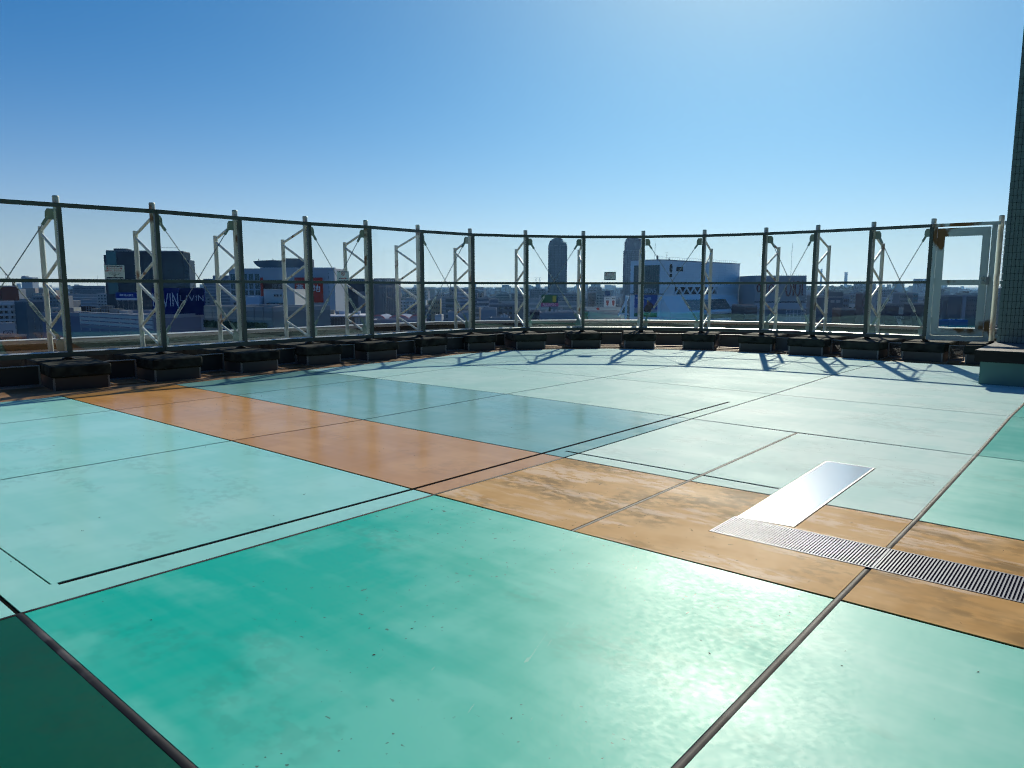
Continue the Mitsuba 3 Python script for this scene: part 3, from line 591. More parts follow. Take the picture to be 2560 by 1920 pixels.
class Face:                                 # a front face from p0 (left) to p1 (right); s along it, z up, out towards the viewer
    def __init__(f, p0, p1):
        f.p0 = np.asarray(p0, float); f.L = float(np.linalg.norm(np.subtract(p1, p0))); f.d = np.subtract(p1, p0) / f.L; f.n = np.array([-f.d[1], f.d[0]])
    def box(f, s0, s1, z0, z1, out0, out1):  # out0 < out1, distances in front of the face
        return obox(p3(f.p0 + f.d * s0 - f.n * out1, z0), np.r_[f.d * (s1 - s0), 0], np.r_[f.n * (out1 - out0), 0], Z3 * (z1 - z0))
    def grid(f, s0, s1, z0, z1, nx, nz, fw, fh, out=0.06):
        ms = []; a, b = (s1 - s0) / nx, (z1 - z0) / nz
        for i in range(nx):
            for j in range(nz):
                c, e = s0 + a * (i + 0.5), z0 + b * (j + 0.5); ms.append(f.box(c - a * fw / 2, c + a * fw / 2, e - b * fh / 2, e + b * fh / 2, 0.0, out))
        return cat_(ms)
    def bands(f, s0, s1, z0, z1, nz, fh, out=0.5):
        b = (z1 - z0) / nz; return [f.box(s0, s1, z0 + b * j, z0 + b * (j + fh), 0.0, out) for j in range(nz)]
    def local(f, m, s, z, out):              # a flat mesh (x along, y up, z towards the viewer) set on the face
        return fr(m, p3(f.p0 + f.d * s - f.n * out, z), np.r_[f.d, 0], Z3, np.r_[-f.n, 0])
def side(f, depth, right=True):
    if right: return Face(f.p0 + f.d * f.L, f.p0 + f.d * f.L + f.n * depth)
    return Face(f.p0 + f.n * depth, f.p0)
CP_ = 'city_paint'
def bld(name, label, cat, u0, v0, D, u1, depth, col, v1=None, group=None, roof=(0.45, 0.45, 0.46), z0=GZ, parapet=0.8):
    a, b, z = edge(u0, v0, D, u1, v1); f = Face(a, b)
    k = thing(name, label, cat, group)
    put('wall', f.box(0, f.L, z0, z - parapet, -depth, 0), CP_, k, color=col)
    r = [f.box(0, f.L, z - parapet, z, -0.4, 0), f.box(0, f.L, z - parapet, z, -depth, -depth + 0.4), f.box(0, 0.4, z - parapet, z, -depth + 0.4, -0.4), f.box(f.L - 0.4, f.L, z - parapet, z, -depth + 0.4, -0.4),
         f.box(0.4, f.L - 0.4, z - parapet, z - parapet + 0.05, -depth + 0.4, -0.4)]
    put('roof', r, CP_, k, color=np.asarray(col) * 0.5 + np.asarray(roof) * 0.5)
    return k, f, z
def tv(D, dv): return dv / 1820 * D          # photo pixels to metres at a distance

# far left: balcony flats, their brown roof block, parking sign
k, f, z = bld('apartment_block', 'white apartment block with rows of balconies at the far left edge', 'apartment building', -90, 754, 400, 63, 16, (0.50, 0.51, 0.53), v1=752.2)
st = tv(400, 13.4)
for j in range(9):
    zz = z - 1.2 - j * st
    put('balcony', f.box(0.5, f.L, zz - 1.15, zz, 0.0, 1.3), CP_, k, color=(0.62, 0.64, 0.68))
    put('window_row', f.grid(0.5, f.L - 1.0, zz - st + 0.1, zz - 1.2, 11, 1, 0.55, 0.85, 0.05), 'window_glass', k, kind='stuff')
    for q in range(6): put('privacy_screen', f.box(3 + q * 5.6, 4.3 + q * 5.6, zz - st + 0.12, zz - 1.18, 0.06, 1.2), CP_, k, color=(0.52, 0.53, 0.56))
k, f, z = bld('penthouse_block', 'dark reddish brown rooftop block with a chimney at the far left', 'building', 3, 714, 430, 45, 14, (0.13, 0.055, 0.045), v1=714.06)
put('chimney', f.box(f.L - 2.2, f.L - 0.9, z, z + tv(430, 15), -3, -1.6), CP_, k, color=(0.14, 0.06, 0.05))
k, f, z = bld('slate_block', 'dark slate block with few windows beside the white balcony flats', 'building', 65, 752, 405, 108, 14, (0.12, 0.15, 0.18), v1=751.4)
put('window_row', f.grid(2, f.L - 1, z - 22, z - 3, 2, 4, 0.16, 0.45, 0.05), 'window_glass', k, kind='stuff')
k, f, z = bld('parking_garage', 'pale parking garage wall with a square blue P sign at the far left', 'building', -80, 811, 330, 37, 12, (0.42, 0.45, 0.48), v1=807.2)
ps = tv(330, 22); pc_ = f.L - tv(330, 17)
sq = Polygon([(-.5, -.5), (.5, -.5), (.5, .5), (-.5, .5)]); m = extr(sq.difference(sq.buffer(-0.07)), 0, 0.01); m.apply_scale([ps, ps, 8])
zc = zof(841.5, 330)
put('sign_border', f.local(m, pc_, zc, 0.02), 'print_navy', k)
m = meshkit.text_mesh('P', ps * 0.58, 0.08); m.apply_translation([-ps * 0.2, -ps * 0.29, 0]); put('sign_letter', f.local(m, pc_, zc, 0.02), 'print_navy', k)
k, f, z = bld('brick_block', 'low dark red block beside the parking garage wall', 'building', 36, 838, 320, 66, 12, (0.18, 0.075, 0.065), v1=835.9)
k, f, z = bld('far_tower', 'lone blue grey tower on the horizon behind the left fence frame', 'tower block', 52.5, 693, 1900, 80, 24, (0.34, 0.38, 0.43))
put('lift_housing', f.box(0.5, 11, z, z + 3.4, -14, -2), CP_, k, color=(0.32, 0.36, 0.41))
k, f, z = bld('slab_block', 'long dark blue grey slab block behind the first sign', 'apartment building', 181, 714.5, 950, 262, 18, (0.20, 0.23, 0.27))
put('window_row', f.grid(1, f.L - 1, z - 20, z - 2, 26, 6, 0.6, 0.5, 0.06), 'window_glass', k, kind='stuff')
k, f, z = bld('banded_block', 'low block with pale horizontal bands below the dark slab block', 'building', 171, 735, 820, 262, 18, (0.24, 0.27, 0.31))
for b in f.bands(0, f.L, z - 17.5, z - 0.9, 5, 0.30, 0.4): put('band', b, CP_, k, color=(0.52, 0.55, 0.58))

# the navy office block
k, f, z = bld('office_block', 'large dark navy office block with stepped roof and small square windows', 'office building', 265, 625.5, 600, 457, 30, (0.030, 0.042, 0.062), v1=627.5)
w0 = z
put('stair_tower', f.box(-tv(600, 8), -0.02, GZ, zof(637, 600), -26, -2), CP_, k, color=(0.045, 0.06, 0.085))
put('roof_screen', f.box(tv(600, 16), tv(600, 44), z, zof(620.5, 600), -18, -1.5), CP_, k, color=(0.05, 0.065, 0.085))
put('corner_bay', f.box(0.0, tv(600, 22), zof(735, 600), z - 1.0, 0.01, 0.9), 'teal_glass', k)
put('right_wing', f.box(f.L + 0.02, f.L + tv(600, 12), GZ, zof(648, 600), -26, -1), CP_, k, color=(0.06, 0.085, 0.12))
nx, nz = 22, 11; a_, b_ = f.L / nx, tv(600, 10.3)
for j in range(nz):
    if j < 4: put('window_row', f.grid(f.L * 0.33, f.L - 0.4, z - 9 - (j + 1) * b_, z - 9 - j * b_, 15, 1, 0.42, 0.5, 0.08), 'window_glass', k, kind='stuff')
    else: put('window_row', f.grid(f.L * 0.26, f.L - 0.4, z - 9 - (j + 1) * b_, z - 9 - j * b_, 17, 1, 0.5, 0.55, 0.08), 'window_glass', k, kind='stuff')
put('right_windows', f.grid(f.L + 0.3, f.L + tv(600, 11.5), z - 32, zof(660, 600), 3, 6, 0.35, 0.45, -0.9), 'window_glass', k, kind='stuff')
ch = put('crane_cabin', f.box(tv(600, 108), tv(600, 118), z, z + tv(600, 10), -9, -5), CP_, k, color=(0.10, 0.14, 0.20))
put('jib', [tube(p3(f.p0 + f.d * tv(600, 100) + f.n * 7, z + 3.0), p3(f.p0 + f.d * tv(600, 160) + f.n * 7, z + 3.4), 0.14, 5), tube(p3(f.p0 + f.d * tv(600, 102) + f.n * 7, z), p3(f.p0 + f.d * tv(600, 102) + f.n * 7, z + 6), 0.12, 5)], CP_, ch, color=(0.12, 0.15, 0.2))

# billboards and the department store roof in front of it
k, f, z = bld('rooftop_block', 'dark rooftop block under the small blue sign', 'building', 270, 776, 235, 372, 10, (0.10, 0.12, 0.13))
k = thing('blue_billboard', 'small blue rooftop billboard with white lettering and a white lower strip', 'billboard')
a, b, z = edge(288.5, 731, 215, 343.5); f = Face(a, b); z1 = zof(745, 215); z2 = zof(750.5, 215)
put('panel', f.box(0, f.L, z1, z, -0.3, 0), CP_, k, color=(0.012, 0.045, 0.26)); put('strip', f.box(0, f.L, z2, z1 - 0.01, -0.3, 0.0), CP_, k, color=(0.62, 0.66, 0.72))
put('lettering', [f.local(strokes(GL_[c], 0.09, 0.03, 0.62), 1.2 + q * 0.68, z1 + 0.55, 0.01) for q, c in enumerate('楽天地上面全')], CP_, k, color=(0.75, 0.78, 0.85))
for s in np.linspace(0.2, f.L - 0.2, 5): put('strut', [bar(p3(f.p0 + f.d * s + f.n * 0.5, z2), p3(f.p0 + f.d * s + f.n * 0.5, z2 - 4.2), 0.1, 0.1), bar(p3(f.p0 + f.d * s + f.n * 0.5, z2 - 0.2), p3(f.p0 + f.d * (s + 0.9) + f.n * 1.6, z2 - 4.0), 0.06, 0.06)], CP_, k, color=(0.2, 0.22, 0.25))
def letters(txt, h, wtot, depth=0.05):
    m = meshkit.text_mesh(txt, h, depth); w = m.bounds[1][0] - m.bounds[0][0]; m.apply_translation([-m.bounds[0][0], 0, 0]); m.apply_scale([wtot / w, 1, 1]); return m
def thin_letters(txt, h, wtot, w, depth=0.05):
    P_ = {'L': [[(0, 10), (0, 0), (7, 0)]], 'I': [[(1, 10), (1, 0)]], 'V': [[(0, 10), (4.2, 0), (8.4, 10)]], 'N': [[(0, 0), (0, 10), (7.6, 0), (7.6, 10)]]}
    adv = {'L': 10, 'I': 5, 'V': 11, 'N': 8}; x = 0; gs = []
    tot = sum(adv[c] for c in txt) - 1
    for c in txt:
        for l in P_[c]: gs.append(LineString([((x + px_) * wtot / tot, py_ * h / 10) for px_, py_ in l]).buffer(w / 2, cap_style=2, join_style=2))
        x += adv[c]
    return extr(unary_union(gs), 0, depth)
for which, (u0, u1, v0, v1, Db, tx0, tx1, ty0, ty1, lw, lab) in enumerate((
        (378, 445.5, 720, 786.5, 165, 381.5, 441, 734, 765.5, 0.17, 'navy billboard with tall thin white letters, the left of the pair'),
        (446.2, 509, 720.2, 787, 166, 449.5, 505, 738.5, 751.8, 0.11, 'navy billboard with small wide spaced white letters, the right of the pair'))):
    k = thing('navy_billboard', lab, 'billboard')
    a, b, z = edge(u0, v0, Db, u1); f = Face(a, b); zb = zof(v1, Db)
    put('panel', f.box(0, f.L, zb, z, -0.5, 0), CP_, k, color=(0.008, 0.018, 0.14) if which == 0 else (0.006, 0.013, 0.09))
    put('lettering', f.local(thin_letters('LIVIN', tv(Db, ty1 - ty0), tv(Db, tx1 - tx0), lw), tv(Db, tx0 - u0), zof(ty1, Db), 0.01), CP_, k, color=(0.66, 0.70, 0.78))
k, f, z = bld('white_penthouse', 'plain white penthouse under the navy billboards', 'building', 427, 786.8, 167.5, 512, 12, (0.42, 0.44, 0.50))
put('lower_wing', f.box(-tv(167, 44), -0.02, GZ, zof(796, 167), -9, -1.5), CP_, k, color=(0.34, 0.345, 0.43))
put('hatch', f.box(-tv(167, 30), -tv(167, 8), zof(796, 167), zof(789, 167), -4, -2), CP_, k, color=(0.05, 0.05, 0.06))
k, f, z = bld('store_roof', 'lilac grey store roof with a parapet and rooftop plant at left', 'building', 104, 781, 172, 428, 20, (0.22, 0.22, 0.29), v1=786)
put('dark_opening', f.box(tv(172, 73), tv(172, 93), zof(801, 172), zof(792, 172), 0.0, 0.05), CP_, k, color=(0.03, 0.035, 0.05))
for s0, s1, v_, c_ in ((0.8, 3.0, 771, (0.20, 0.22, 0.25)), (7.3, 8.9, 766, (0.06, 0.065, 0.07)), (9.2, 10.0, 768, (0.05, 0.05, 0.06)), (10.4, 13.2, 771, (0.22, 0.22, 0.20)), (13.5, 15.6, 764, (0.16, 0.17, 0.17)), (16.0, 18.6, 772, (0.30, 0.31, 0.31)), (19.0, 21.5, 776, (0.42, 0.43, 0.43))):
    put('plant_unit', f.box(s0, s1, z - 0.7, zof(v_, 172), -6.0, -4.4), CP_, k, color=c_)
put('pipework', [tube(p3(f.p0 + f.d * s + f.n * 3.5, z - 0.6), p3(f.p0 + f.d * s + f.n * 3.5, z + 1.6), 0.05, 5) for s in np.arange(10, 19, 0.8)] + [tube(p3(f.p0 + f.d * 10 + f.n * 3.5, z + q), p3(f.p0 + f.d * 18.4 + f.n * 3.5, z + q), 0.04, 5) for q in (0.7, 1.5)], CP_, k, color=(0.30, 0.32, 0.33))
k = thing('lattice_screen', 'pale slatted rooftop screen running along the store roof', 'screen')
a, b, z = edge(198, 780.5, 150, 380, 790); f = Face(a, b); zl = z - tv(150, 38)
for s in np.linspace(0, f.L, 8): put('post', f.box(s - 0.07, s + 0.07, zl - 0.6, z, -0.2, -0.02), CP_, k, color=(0.30, 0.32, 0.36))
for j in range(4): put('slat', f.box(0, f.L, zl + (z - zl) * (j + 0.08) / 4, zl + (z - zl) * (j + 0.80) / 4, -0.015, 0.02), CP_, k, color=(0.62, 0.63, 0.60) if j else (0.30, 0.32, 0.35))
put('rail', f.box(0, f.L, z + 0.01, z + 0.14, -0.3, 0.1), CP_, k, color=(0.55, 0.56, 0.58))

# centre left
k, f, z = bld('banded_apartments', 'blue grey apartment block with pale balcony bands right of the navy billboards', 'apartment building', 508, 697, 720, 580, 20, (0.22, 0.26, 0.32))
put('upper_floor', f.box(tv(720, 22), tv(720, 62), z, zof(688.5, 720), -16, -2), CP_, k, color=(0.22, 0.26, 0.31))
for b in f.bands(0, f.L, z - 26, z - 1, 8, 0.38, 0.7): put('balcony_band', b, CP_, k, color=(0.36, 0.40, 0.46))
k, f, z = bld('cinema_block', 'big grey commercial block with a ship shaped rooftop and tall red signs', 'commercial building', 572, 671, 390, 836, 26, (0.40, 0.45, 0.52))
put('roof_fascia', f.box(tv(390, 77), f.L, z - 0.1, zof(668.8, 390), -3, 0.06), CP_, k, color=(0.44, 0.49, 0.56))
for r_, (va, vb) in enumerate(((684, 701), (708, 723), (725, 738))):
    for c_ in range(5): put('window', f.grid(tv(390, 3 + c_ * 15), tv(390, 14.5 + c_ * 15), zof(vb, 390), zof(va, 390), 2, 1, 0.84, 0.9, 0.08), 'window_glass', k)
put('window_row', f.grid(tv(390, 240), tv(390, 254), zof(748, 390), zof(676, 390), 1, 6, 0.25, 0.55, 0.08), 'window_glass', k, kind='stuff')
put('right_pier', f.box(tv(390, 246.5), f.L - 0.1, GZ, z - 1.4, 0.0, 0.25), CP_, k, color=(0.52, 0.55, 0.60))
boat = Polygon([(622, -653), (626, -659.5), (631, -664.5), (637, -668.2), (755, -668.2), (755, -646.5), (704, -645.5), (697, -648), (690, -651), (668, -650.2), (645, -651)])
D0 = 396; bp = Polygon([(tv(D0, x - 572), zof(-y, D0)) for x, y in boat.exterior.coords])
m = extr(bp, 0, 14); put('rooftop_hull', fr(m, p3(f.p0 + f.n * 20, 0), np.r_[f.d, 0], Z3, np.r_[-f.n, 0]), CP_, k, color=(0.15, 0.17, 0.20))
put('roof_mast', [tube(p3(f.p0 + f.d * tv(390, x) + f.n * 10, zof(652, 390)), p3(f.p0 + f.d * tv(390, x) + f.n * 10, zof(645, 390)), 0.2, 5) for x in (59, 95, 168)], CP_, k, color=(0.12, 0.13, 0.15))
a_ = tv(390, 78)
put('red_fin', f.box(a_, a_ + tv(390, 5.5), zof(746, 390), zof(694, 390), 0.0, 1.2), CP_, k, color=(0.52, 0.05, 0.035))
put('brown_panel', f.box(a_ + tv(390, 6), a_ + tv(390, 58), zof(722, 390), zof(700, 390), 0.0, 0.4), CP_, k, color=(0.09, 0.045, 0.04))
put('panel_bars', f.grid(a_ + tv(390, 28), a_ + tv(390, 58), zof(721, 390), zof(710, 390), 9, 1, 0.35, 1.0, 0.55), CP_, k, color=(0.45, 0.40, 0.36), kind='stuff')
sg = put('red_sign', f.box(tv(390, 163), tv(390, 231), zof(756, 390), zof(694, 390), 0.0, 1.5), CP_, k, color=(0.60, 0.055, 0.035))
cs = tv(390, 18)
for q, c in enumerate('楽天地'): put('character', f.local(strokes(GL_[c], cs * 0.11, 0.06, cs), tv(390, 167 + q * 20.3), zof(729, 390), 1.51), CP_, sg, color=(0.80, 0.78, 0.76))
k, f, z = bld('white_hall', 'white low hall with round vents below the red signs', 'building', 659, 723, 265, 736, 14, (0.55, 0.57, 0.58))
for s in (26, 33, 41): put('vent', f.box(tv(265, s), tv(265, s + 3), zof(741, 265), zof(736, 265), 0.0, 0.4), CP_, k, color=(0.08, 0.09, 0.10))
put('dark_roof', f.box(tv(265, 13), tv(265, 52), zof(768, 265), zof(757, 265), 0.02, 3.0), CP_, k, color=(0.10, 0.10, 0.10))
put('annex', f.box(tv(265, 23), tv(265, 43), GZ, zof(759, 265), 3.05, 4.5), CP_, k, color=(0.42, 0.44, 0.48))
k, f, z = bld('pale_shed', 'small pale blue roofed shed beside the white hall', 'building', 614, 741.5, 262, 648, 8, (0.36, 0.50, 0.66), roof=(0.45, 0.6, 0.75))
k, f, z = bld('small_house', 'small pale house with two dark windows beside the blue roofed shed', 'house', 577, 748, 264, 613, 8, (0.34, 0.38, 0.44))
put('window', f.box(1.0, 1.9, z - 2.2, z - 1.1, 0, 0.05), 'window_glass', k); put('window', f.box(4.2, 4.9, z - 2.4, z - 1.3, 0, 0.05), 'window_glass', k)
k, f, z = bld('store_wing', 'long grey store wing with a slatted roof screen and dark planting along its foot', 'building', 509.5, 764, 148, 682, 14, (0.27, 0.28, 0.28), v1=768)
for j in range(4): put('slat', f.box(0.2, f.L * (0.55 if j < 3 else 0.98), z - 0.62 - j * 0.62, z - 0.12 - j * 0.62, 0.0, 0.06), CP_, k, color=(0.36, 0.36, 0.33) if j % 2 == 0 else (0.42, 0.42, 0.38))
for s in np.linspace(0.1, f.L - 0.2, 9): put('post', f.box(s, s + 0.10, z - 2.8, z, 0.065, 0.14), CP_, k, color=(0.30, 0.31, 0.31))
put('planting', [f.box(s, s + 0.14 + 0.12 * rng.random(), z - 4.3, z - 3.1 + 0.3 * rng.random(), 0.3, 0.5) for s in np.arange(0.3, f.L - 1.5, 0.36)], CP_, k, color=(0.02, 0.035, 0.03), kind='stuff')
put('blue_fascia', f.box(f.L * 0.3, f.L + 1.2, z - 5.1, z - 4.4, 0.3, 0.6), CP_, k, color=(0.01, 0.03, 0.20))
k, f, z = bld('grey_plant_room', 'dark grey ribbed plant room at the end of the store wing', 'building', 683, 766, 150, 745, 12, (0.20, 0.22, 0.27))
put('rib', f.grid(0.05, f.L - 0.05, z - 4.4, z - 0.3, 14, 1, 0.3, 1.0, 0.05), CP_, k, color=(0.22, 0.24, 0.29), kind='stuff')
k, f, z = bld('canopy_hall', 'glass fronted hall with a long white canopy roof', 'building', 735, 792, 205, 924, 14, (0.10, 0.12, 0.15), v1=791)
put('canopy', [f.box(tv(205, 54), f.L, z + 0.02, z + 0.35, -13, 1.4)], CP_, k, color=(0.66, 0.67, 0.74)); put('canopy', [f.box(0, tv(205, 53), z - 0.3, z + 0.05, -9, 1.2)], CP_, k, color=(0.30, 0.40, 0.58))
for q in range(18): put('pane', f.box(tv(205, 56) + q * 0.80, tv(205, 56) + q * 0.80 + 0.66, z - 3.8, z - 0.25, 0.0, 0.05), 'window_glass' if q < 13 else CP_, k, **({} if q < 13 else {'color': (0.40, 0.42, 0.42)}))
tk_ = put('water_tank', tube(p3(f.p0 + f.d * tv(205, 68) + f.n * 9, z + 0.9), p3(f.p0 + f.d * tv(205, 90) + f.n * 9, z + 0.9), 0.75, 14), CP_, k, color=(0.46, 0.38, 0.28))
put('roof_unit', f.box(tv(205, 104), tv(205, 120), z + 0.35, z + 1.5, -9, -7), CP_, k, color=(0.55, 0.57, 0.60)); put('roof_unit', f.box(tv(205, 96), tv(205, 102), z + 0.35, z + 1.3, -9, -7), CP_, k, color=(0.28, 0.30, 0.33))
put('roof_unit', f.box(tv(205, 140), tv(205, 158), z + 0.35, z + 1.3, -9, -7), CP_, k, color=(0.60, 0.62, 0.64))
k, f, z = bld('dark_office', 'dark office block with a strip of small lit windows along its top', 'office building', 841, 696.5, 520, 922, 26, (0.05, 0.06, 0.085))
put('window_row', f.grid(f.L * 0.45, f.L - 0.5, z - 3.4, z - 1.0, 9, 1, 0.7, 0.8, 0.08), CP_, k, color=(0.42, 0.45, 0.48), kind='stuff')
put('pale_bay', f.box(f.L * 0.66, f.L * 0.95, z - 26, z - 9, 0.0, 0.3), CP_, k, color=(0.20, 0.23, 0.29))
k, f, z = bld('grey_office', 'slate grey office block with paired rooftop windows right of the dark office', 'office building', 935, 695.5, 500, 988, 24, (0.13, 0.15, 0.19))
put('window_row', f.grid(0.6, f.L - 0.6, z - 3.2, z - 0.9, 10, 1, 0.6, 0.8, 0.08), CP_, k, color=(0.36, 0.39, 0.42), kind='stuff')
for q in range(7): put('pier', f.box(f.L * 0.42 + q * 1.1, f.L * 0.42 + q * 1.1 + 0.45, z - 27, z - 6, 0.0, 0.4), CP_, k, color=(0.19, 0.22, 0.27))
for q, (u0, u1) in enumerate(((928, 962), (972, 1022), (1024, 1052))):
    k = thing('vaulted_roof', f'blue grey barrel vaulted roof with a red rim, {("left", "middle", "right")[q]} of the three', 'building', None)
    a, b, z = edge(u0, 790, 235, u1); f = Face(a, b); ang = np.linspace(0, np.pi, 13); hh = tv(235, 12)
    prof = Polygon([(f.L / 2 + f.L / 2 * math.cos(t), z - 1.4 + hh * math.sin(t) ** 1.0) for t in ang]); m = extr(prof, 0, 16)
    put('vault', fr(m, p3(f.p0 + f.n * 16, 0), np.r_[f.d, 0], Z3, np.r_[-f.n, 0]), CP_, k, color=(0.26, 0.31, 0.42))
    rim = Polygon([(f.L / 2 + (f.L / 2 + 0.25) * math.cos(t), z - 1.4 + (hh + 0.25) * math.sin(t)) for t in ang]).difference(prof)
    put('rim', fr(extr(rim, 0, 0.4), p3(f.p0 - f.n * 0.2, 0), np.r_[f.d, 0], Z3, np.r_[-f.n, 0]), CP_, k, color=(0.45, 0.16, 0.18))
    put('wall', f.box(0, f.L, GZ, z - 1.41, -15.9, 0), CP_, k, color=(0.24, 0.25, 0.33))
k, f, z = bld('lilac_hall', 'wide lilac grey flat roofed hall in front of the vaulted roofs', 'building', 925, 800, 215, 1045, 10, (0.28, 0.28, 0.37))

# centre
def simple(name, label, cat, u0, v0, D, u1, col, rows=0, cols=0, bands=0, depth=None, wc=None, grp=None):
    k, f, z = bld(name, label, cat, u0, v0, D, u1, depth or max(9, tv(D, u1 - u0) * 0.7), col, group=grp)
    if rows: put('windows', f.grid(f.L * 0.04, f.L * 0.96, z - rows * 3.2 - 0.9, z - 0.9, cols, rows, 0.62, 0.5, 0.06), 'window_glass', k, kind='stuff')
    if bands:
        for b in f.bands(0, f.L, z - bands * 3.1 - 0.8, z - 0.8, bands, 0.42, 0.8): put('balcony_band', b, CP_, k, color=wc or np.minimum(np.asarray(col) * 1.7, 0.6))
    return k, f, z
k, f, z = simple('yellow_block', 'small yellowish block seen through the sixth fence bay', 'building', 1077, 747, 460, 1100, (0.34, 0.31, 0.22), 3, 4)
k, f, z = simple('open_deck_block', 'dark block with open parking decks behind the sixth fence bay', 'building', 1114, 744, 430, 1137, (0.13, 0.15, 0.17), bands=5, wc=(0.26, 0.30, 0.34))
k, f, z = simple('grey_apartments', 'tall grey apartment block with a square roof frame and white bands', 'apartment building', 1123, 719, 640, 1141, (0.27, 0.30, 0.36), 8, 3)
put('roof_frame', [f.box(0.6, 1.2, z, z + 3.6, -3, -2.4), f.box(f.L - 1.4, f.L - 0.8, z, z + 3.6, -3, -2.4), f.box(0.6, f.L - 0.8, z + 3.0, z + 3.6, -3, -2.4)], CP_, k, color=(0.2, 0.22, 0.26))
simple('banded_tower', 'blue grey apartment block with white balcony bands left of the seventh post', 'apartment building', 1142, 722, 620, 1180, (0.24, 0.28, 0.34), bands=11)
simple('balcony_flats', 'dark blue flats with bright balcony edges right of the seventh post', 'apartment building', 1192, 744, 520, 1222, (0.14, 0.18, 0.24), bands=8, wc=(0.42, 0.47, 0.53))
simple('balcony_flats', 'lower blue grey flats with balcony edges in the middle of the seventh bay', 'apartment building', 1223, 748, 540, 1246, (0.18, 0.22, 0.28), bands=6, wc=(0.38, 0.43, 0.5))
simple('plain_block', 'plain blue grey block without windows in the seventh bay', 'building', 1202, 771, 330, 1241, (0.24, 0.29, 0.36))
simple('white_box', 'small white cubic building below the turnbuckle of the sixth bay', 'building', 1087, 787, 300, 1104, (0.56, 0.59, 0.62))
simple('teal_shed', 'flat blue grey shed with a bright roof edge in the sixth bay', 'building', 1120, 778, 310, 1172, (0.24, 0.33, 0.42))
k, f, z = simple('roof_plant', 'low roof with pale cooling units at the right of the seventh bay', 'building', 1226, 794, 260, 1275, (0.20, 0.23, 0.28))
for s in (3.6, 4.6, 5.4): put('cooling_unit', f.box(s, s + 0.7, z, z + 0.9 + 0.5 * (s == 4.6), -2, -1.2), CP_, k, color=(0.58, 0.60, 0.62))

# the two slender towers
for nm, lab, (u0, u1, vt, D, col, dvs) in (('slender_tower', 'dark slate residential tower with a rounded crown, left of the two slender towers', (1372.5, 1418, 614, 1450, (0.085, 0.11, 0.15), 0)),
                                           ('slender_tower', 'paler grey residential tower with a stepped crown, right of the two slender towers', (1564.5, 1613, 625, 1300, (0.20, 0.20, 0.235), 1))):
    k, f, z = bld(nm, lab, 'tower block', u0, vt, D, u1, tv(D, 40), col, parapet=0.5)
    fl = 3.15; nfl = int((z - zof(733, D)) / fl)
    t_ = lambda a: tv(D, a)
    if dvs == 0:
        put('upper_floors', f.box(t_(0.4), f.L - t_(1.0), z, z + t_(24) * 0.16, -t_(38), -0.3), CP_, k, color=col)
        put('crown', [f.box(t_(1.8), f.L - t_(2), z + t_(4.0), z + t_(8), -t_(36), -1), f.box(t_(3.5), t_(35), z + t_(8), z + t_(12.5), -t_(34), -2.5), f.box(t_(7), t_(34), z + t_(12.5), z + t_(15.5), -t_(34), -3)], CP_, k, color=col)
        q = Polygon([(t_(9), 0), (t_(33), 0), (t_(31), t_(2.0)), (t_(28), t_(3.2)), (t_(14), t_(3.2)), (t_(11), t_(2.2))]); put('rounded_top', fr(extr(q, 0, t_(26)), p3(f.p0 + f.n * t_(30), z + t_(15.5)), np.r_[f.d, 0], Z3, np.r_[-f.n, 0]), CP_, k, color=col)
        put('roof_frame', [f.box(t_(35.5), t_(36.1), z + t_(8), z + t_(12), -8, -7), f.box(t_(39.5), t_(40.1), z + t_(8), z + t_(12), -8, -7), f.box(t_(35.5), t_(40.1), z + t_(11.6), z + t_(12), -8, -7)], CP_, k, color=col)
    else:
        put('upper_floors', f.box(t_(2), f.L - t_(2.5), z, z + t_(22), -t_(36), -1), CP_, k, color=col)
        put('crown', [f.box(t_(4), f.L - t_(4), z + t_(22), z + t_(28), -t_(34), -2), f.box(t_(7), t_(32), z + t_(28), z + t_(34), -t_(32), -3)], CP_, k, color=np.array(col) * 0.95)
    for j in range(nfl):
        zz = z - 1.2 - j * fl
        put('floor_band', f.box(0.3, f.L - 0.3, zz - 1.0, zz, 0.0, 0.5), CP_, k, color=np.array(col) * (1.35 if j % 2 else 1.22))
    for q in range(5): put('pier', f.box(f.L * (0.09 + q * 0.2), f.L * (0.09 + q * 0.2) + 1.0, zof(735, D), z - 1, 0.0, 0.62), CP_, k, color=np.array(col) * 0.8)
k, f, z = simple('wide_block', 'wide blue grey block at the foot of the dark slender tower', 'building', 1368, 733, 900, 1447, (0.22, 0.27, 0.33), 4, 20)
k, f, z = simple('white_banded_office', 'white office block with dark window bands behind the green billboard', 'office building', 1322, 746, 460, 1372, (0.34, 0.40, 0.42), bands=7, wc=(0.52, 0.57, 0.58))
k, f, z = simple('white_banded_office', 'wide white office with dark window bands right of the green billboard', 'office building', 1396, 753, 480, 1450, (0.24, 0.30, 0.34), bands=7, wc=(0.44, 0.50, 0.54))
k = thing('green_billboard', 'green and magenta billboard with pale capital letters in the eighth bay', 'billboard')
a, b, z = edge(1354, 737, 400, 1395.5); f = Face(a, b); zz = zof(757, 400); zb = zof(766, 400)
put('green_panel', f.box(0, f.L, zz, z, -0.6, 0), CP_, k, color=(0.05, 0.15, 0.06)); put('blue_edge', f.box(f.L * 0.90, f.L, zz + 0.01, z - 0.3, 0.0, 0.05), CP_, k, color=(0.03, 0.08, 0.14))
put('yellow_panel', f.box(f.L * 0.66, f.L * 0.88, zz + 0.5, z - 0.6, 0.0, 0.08), CP_, k, color=(0.50, 0.45, 0.08))
put('magenta_panel', f.box(-0.3, f.L + 0.2, zb, zz - 0.02, -0.6, 0.05), CP_, k, color=(0.42, 0.10, 0.24))
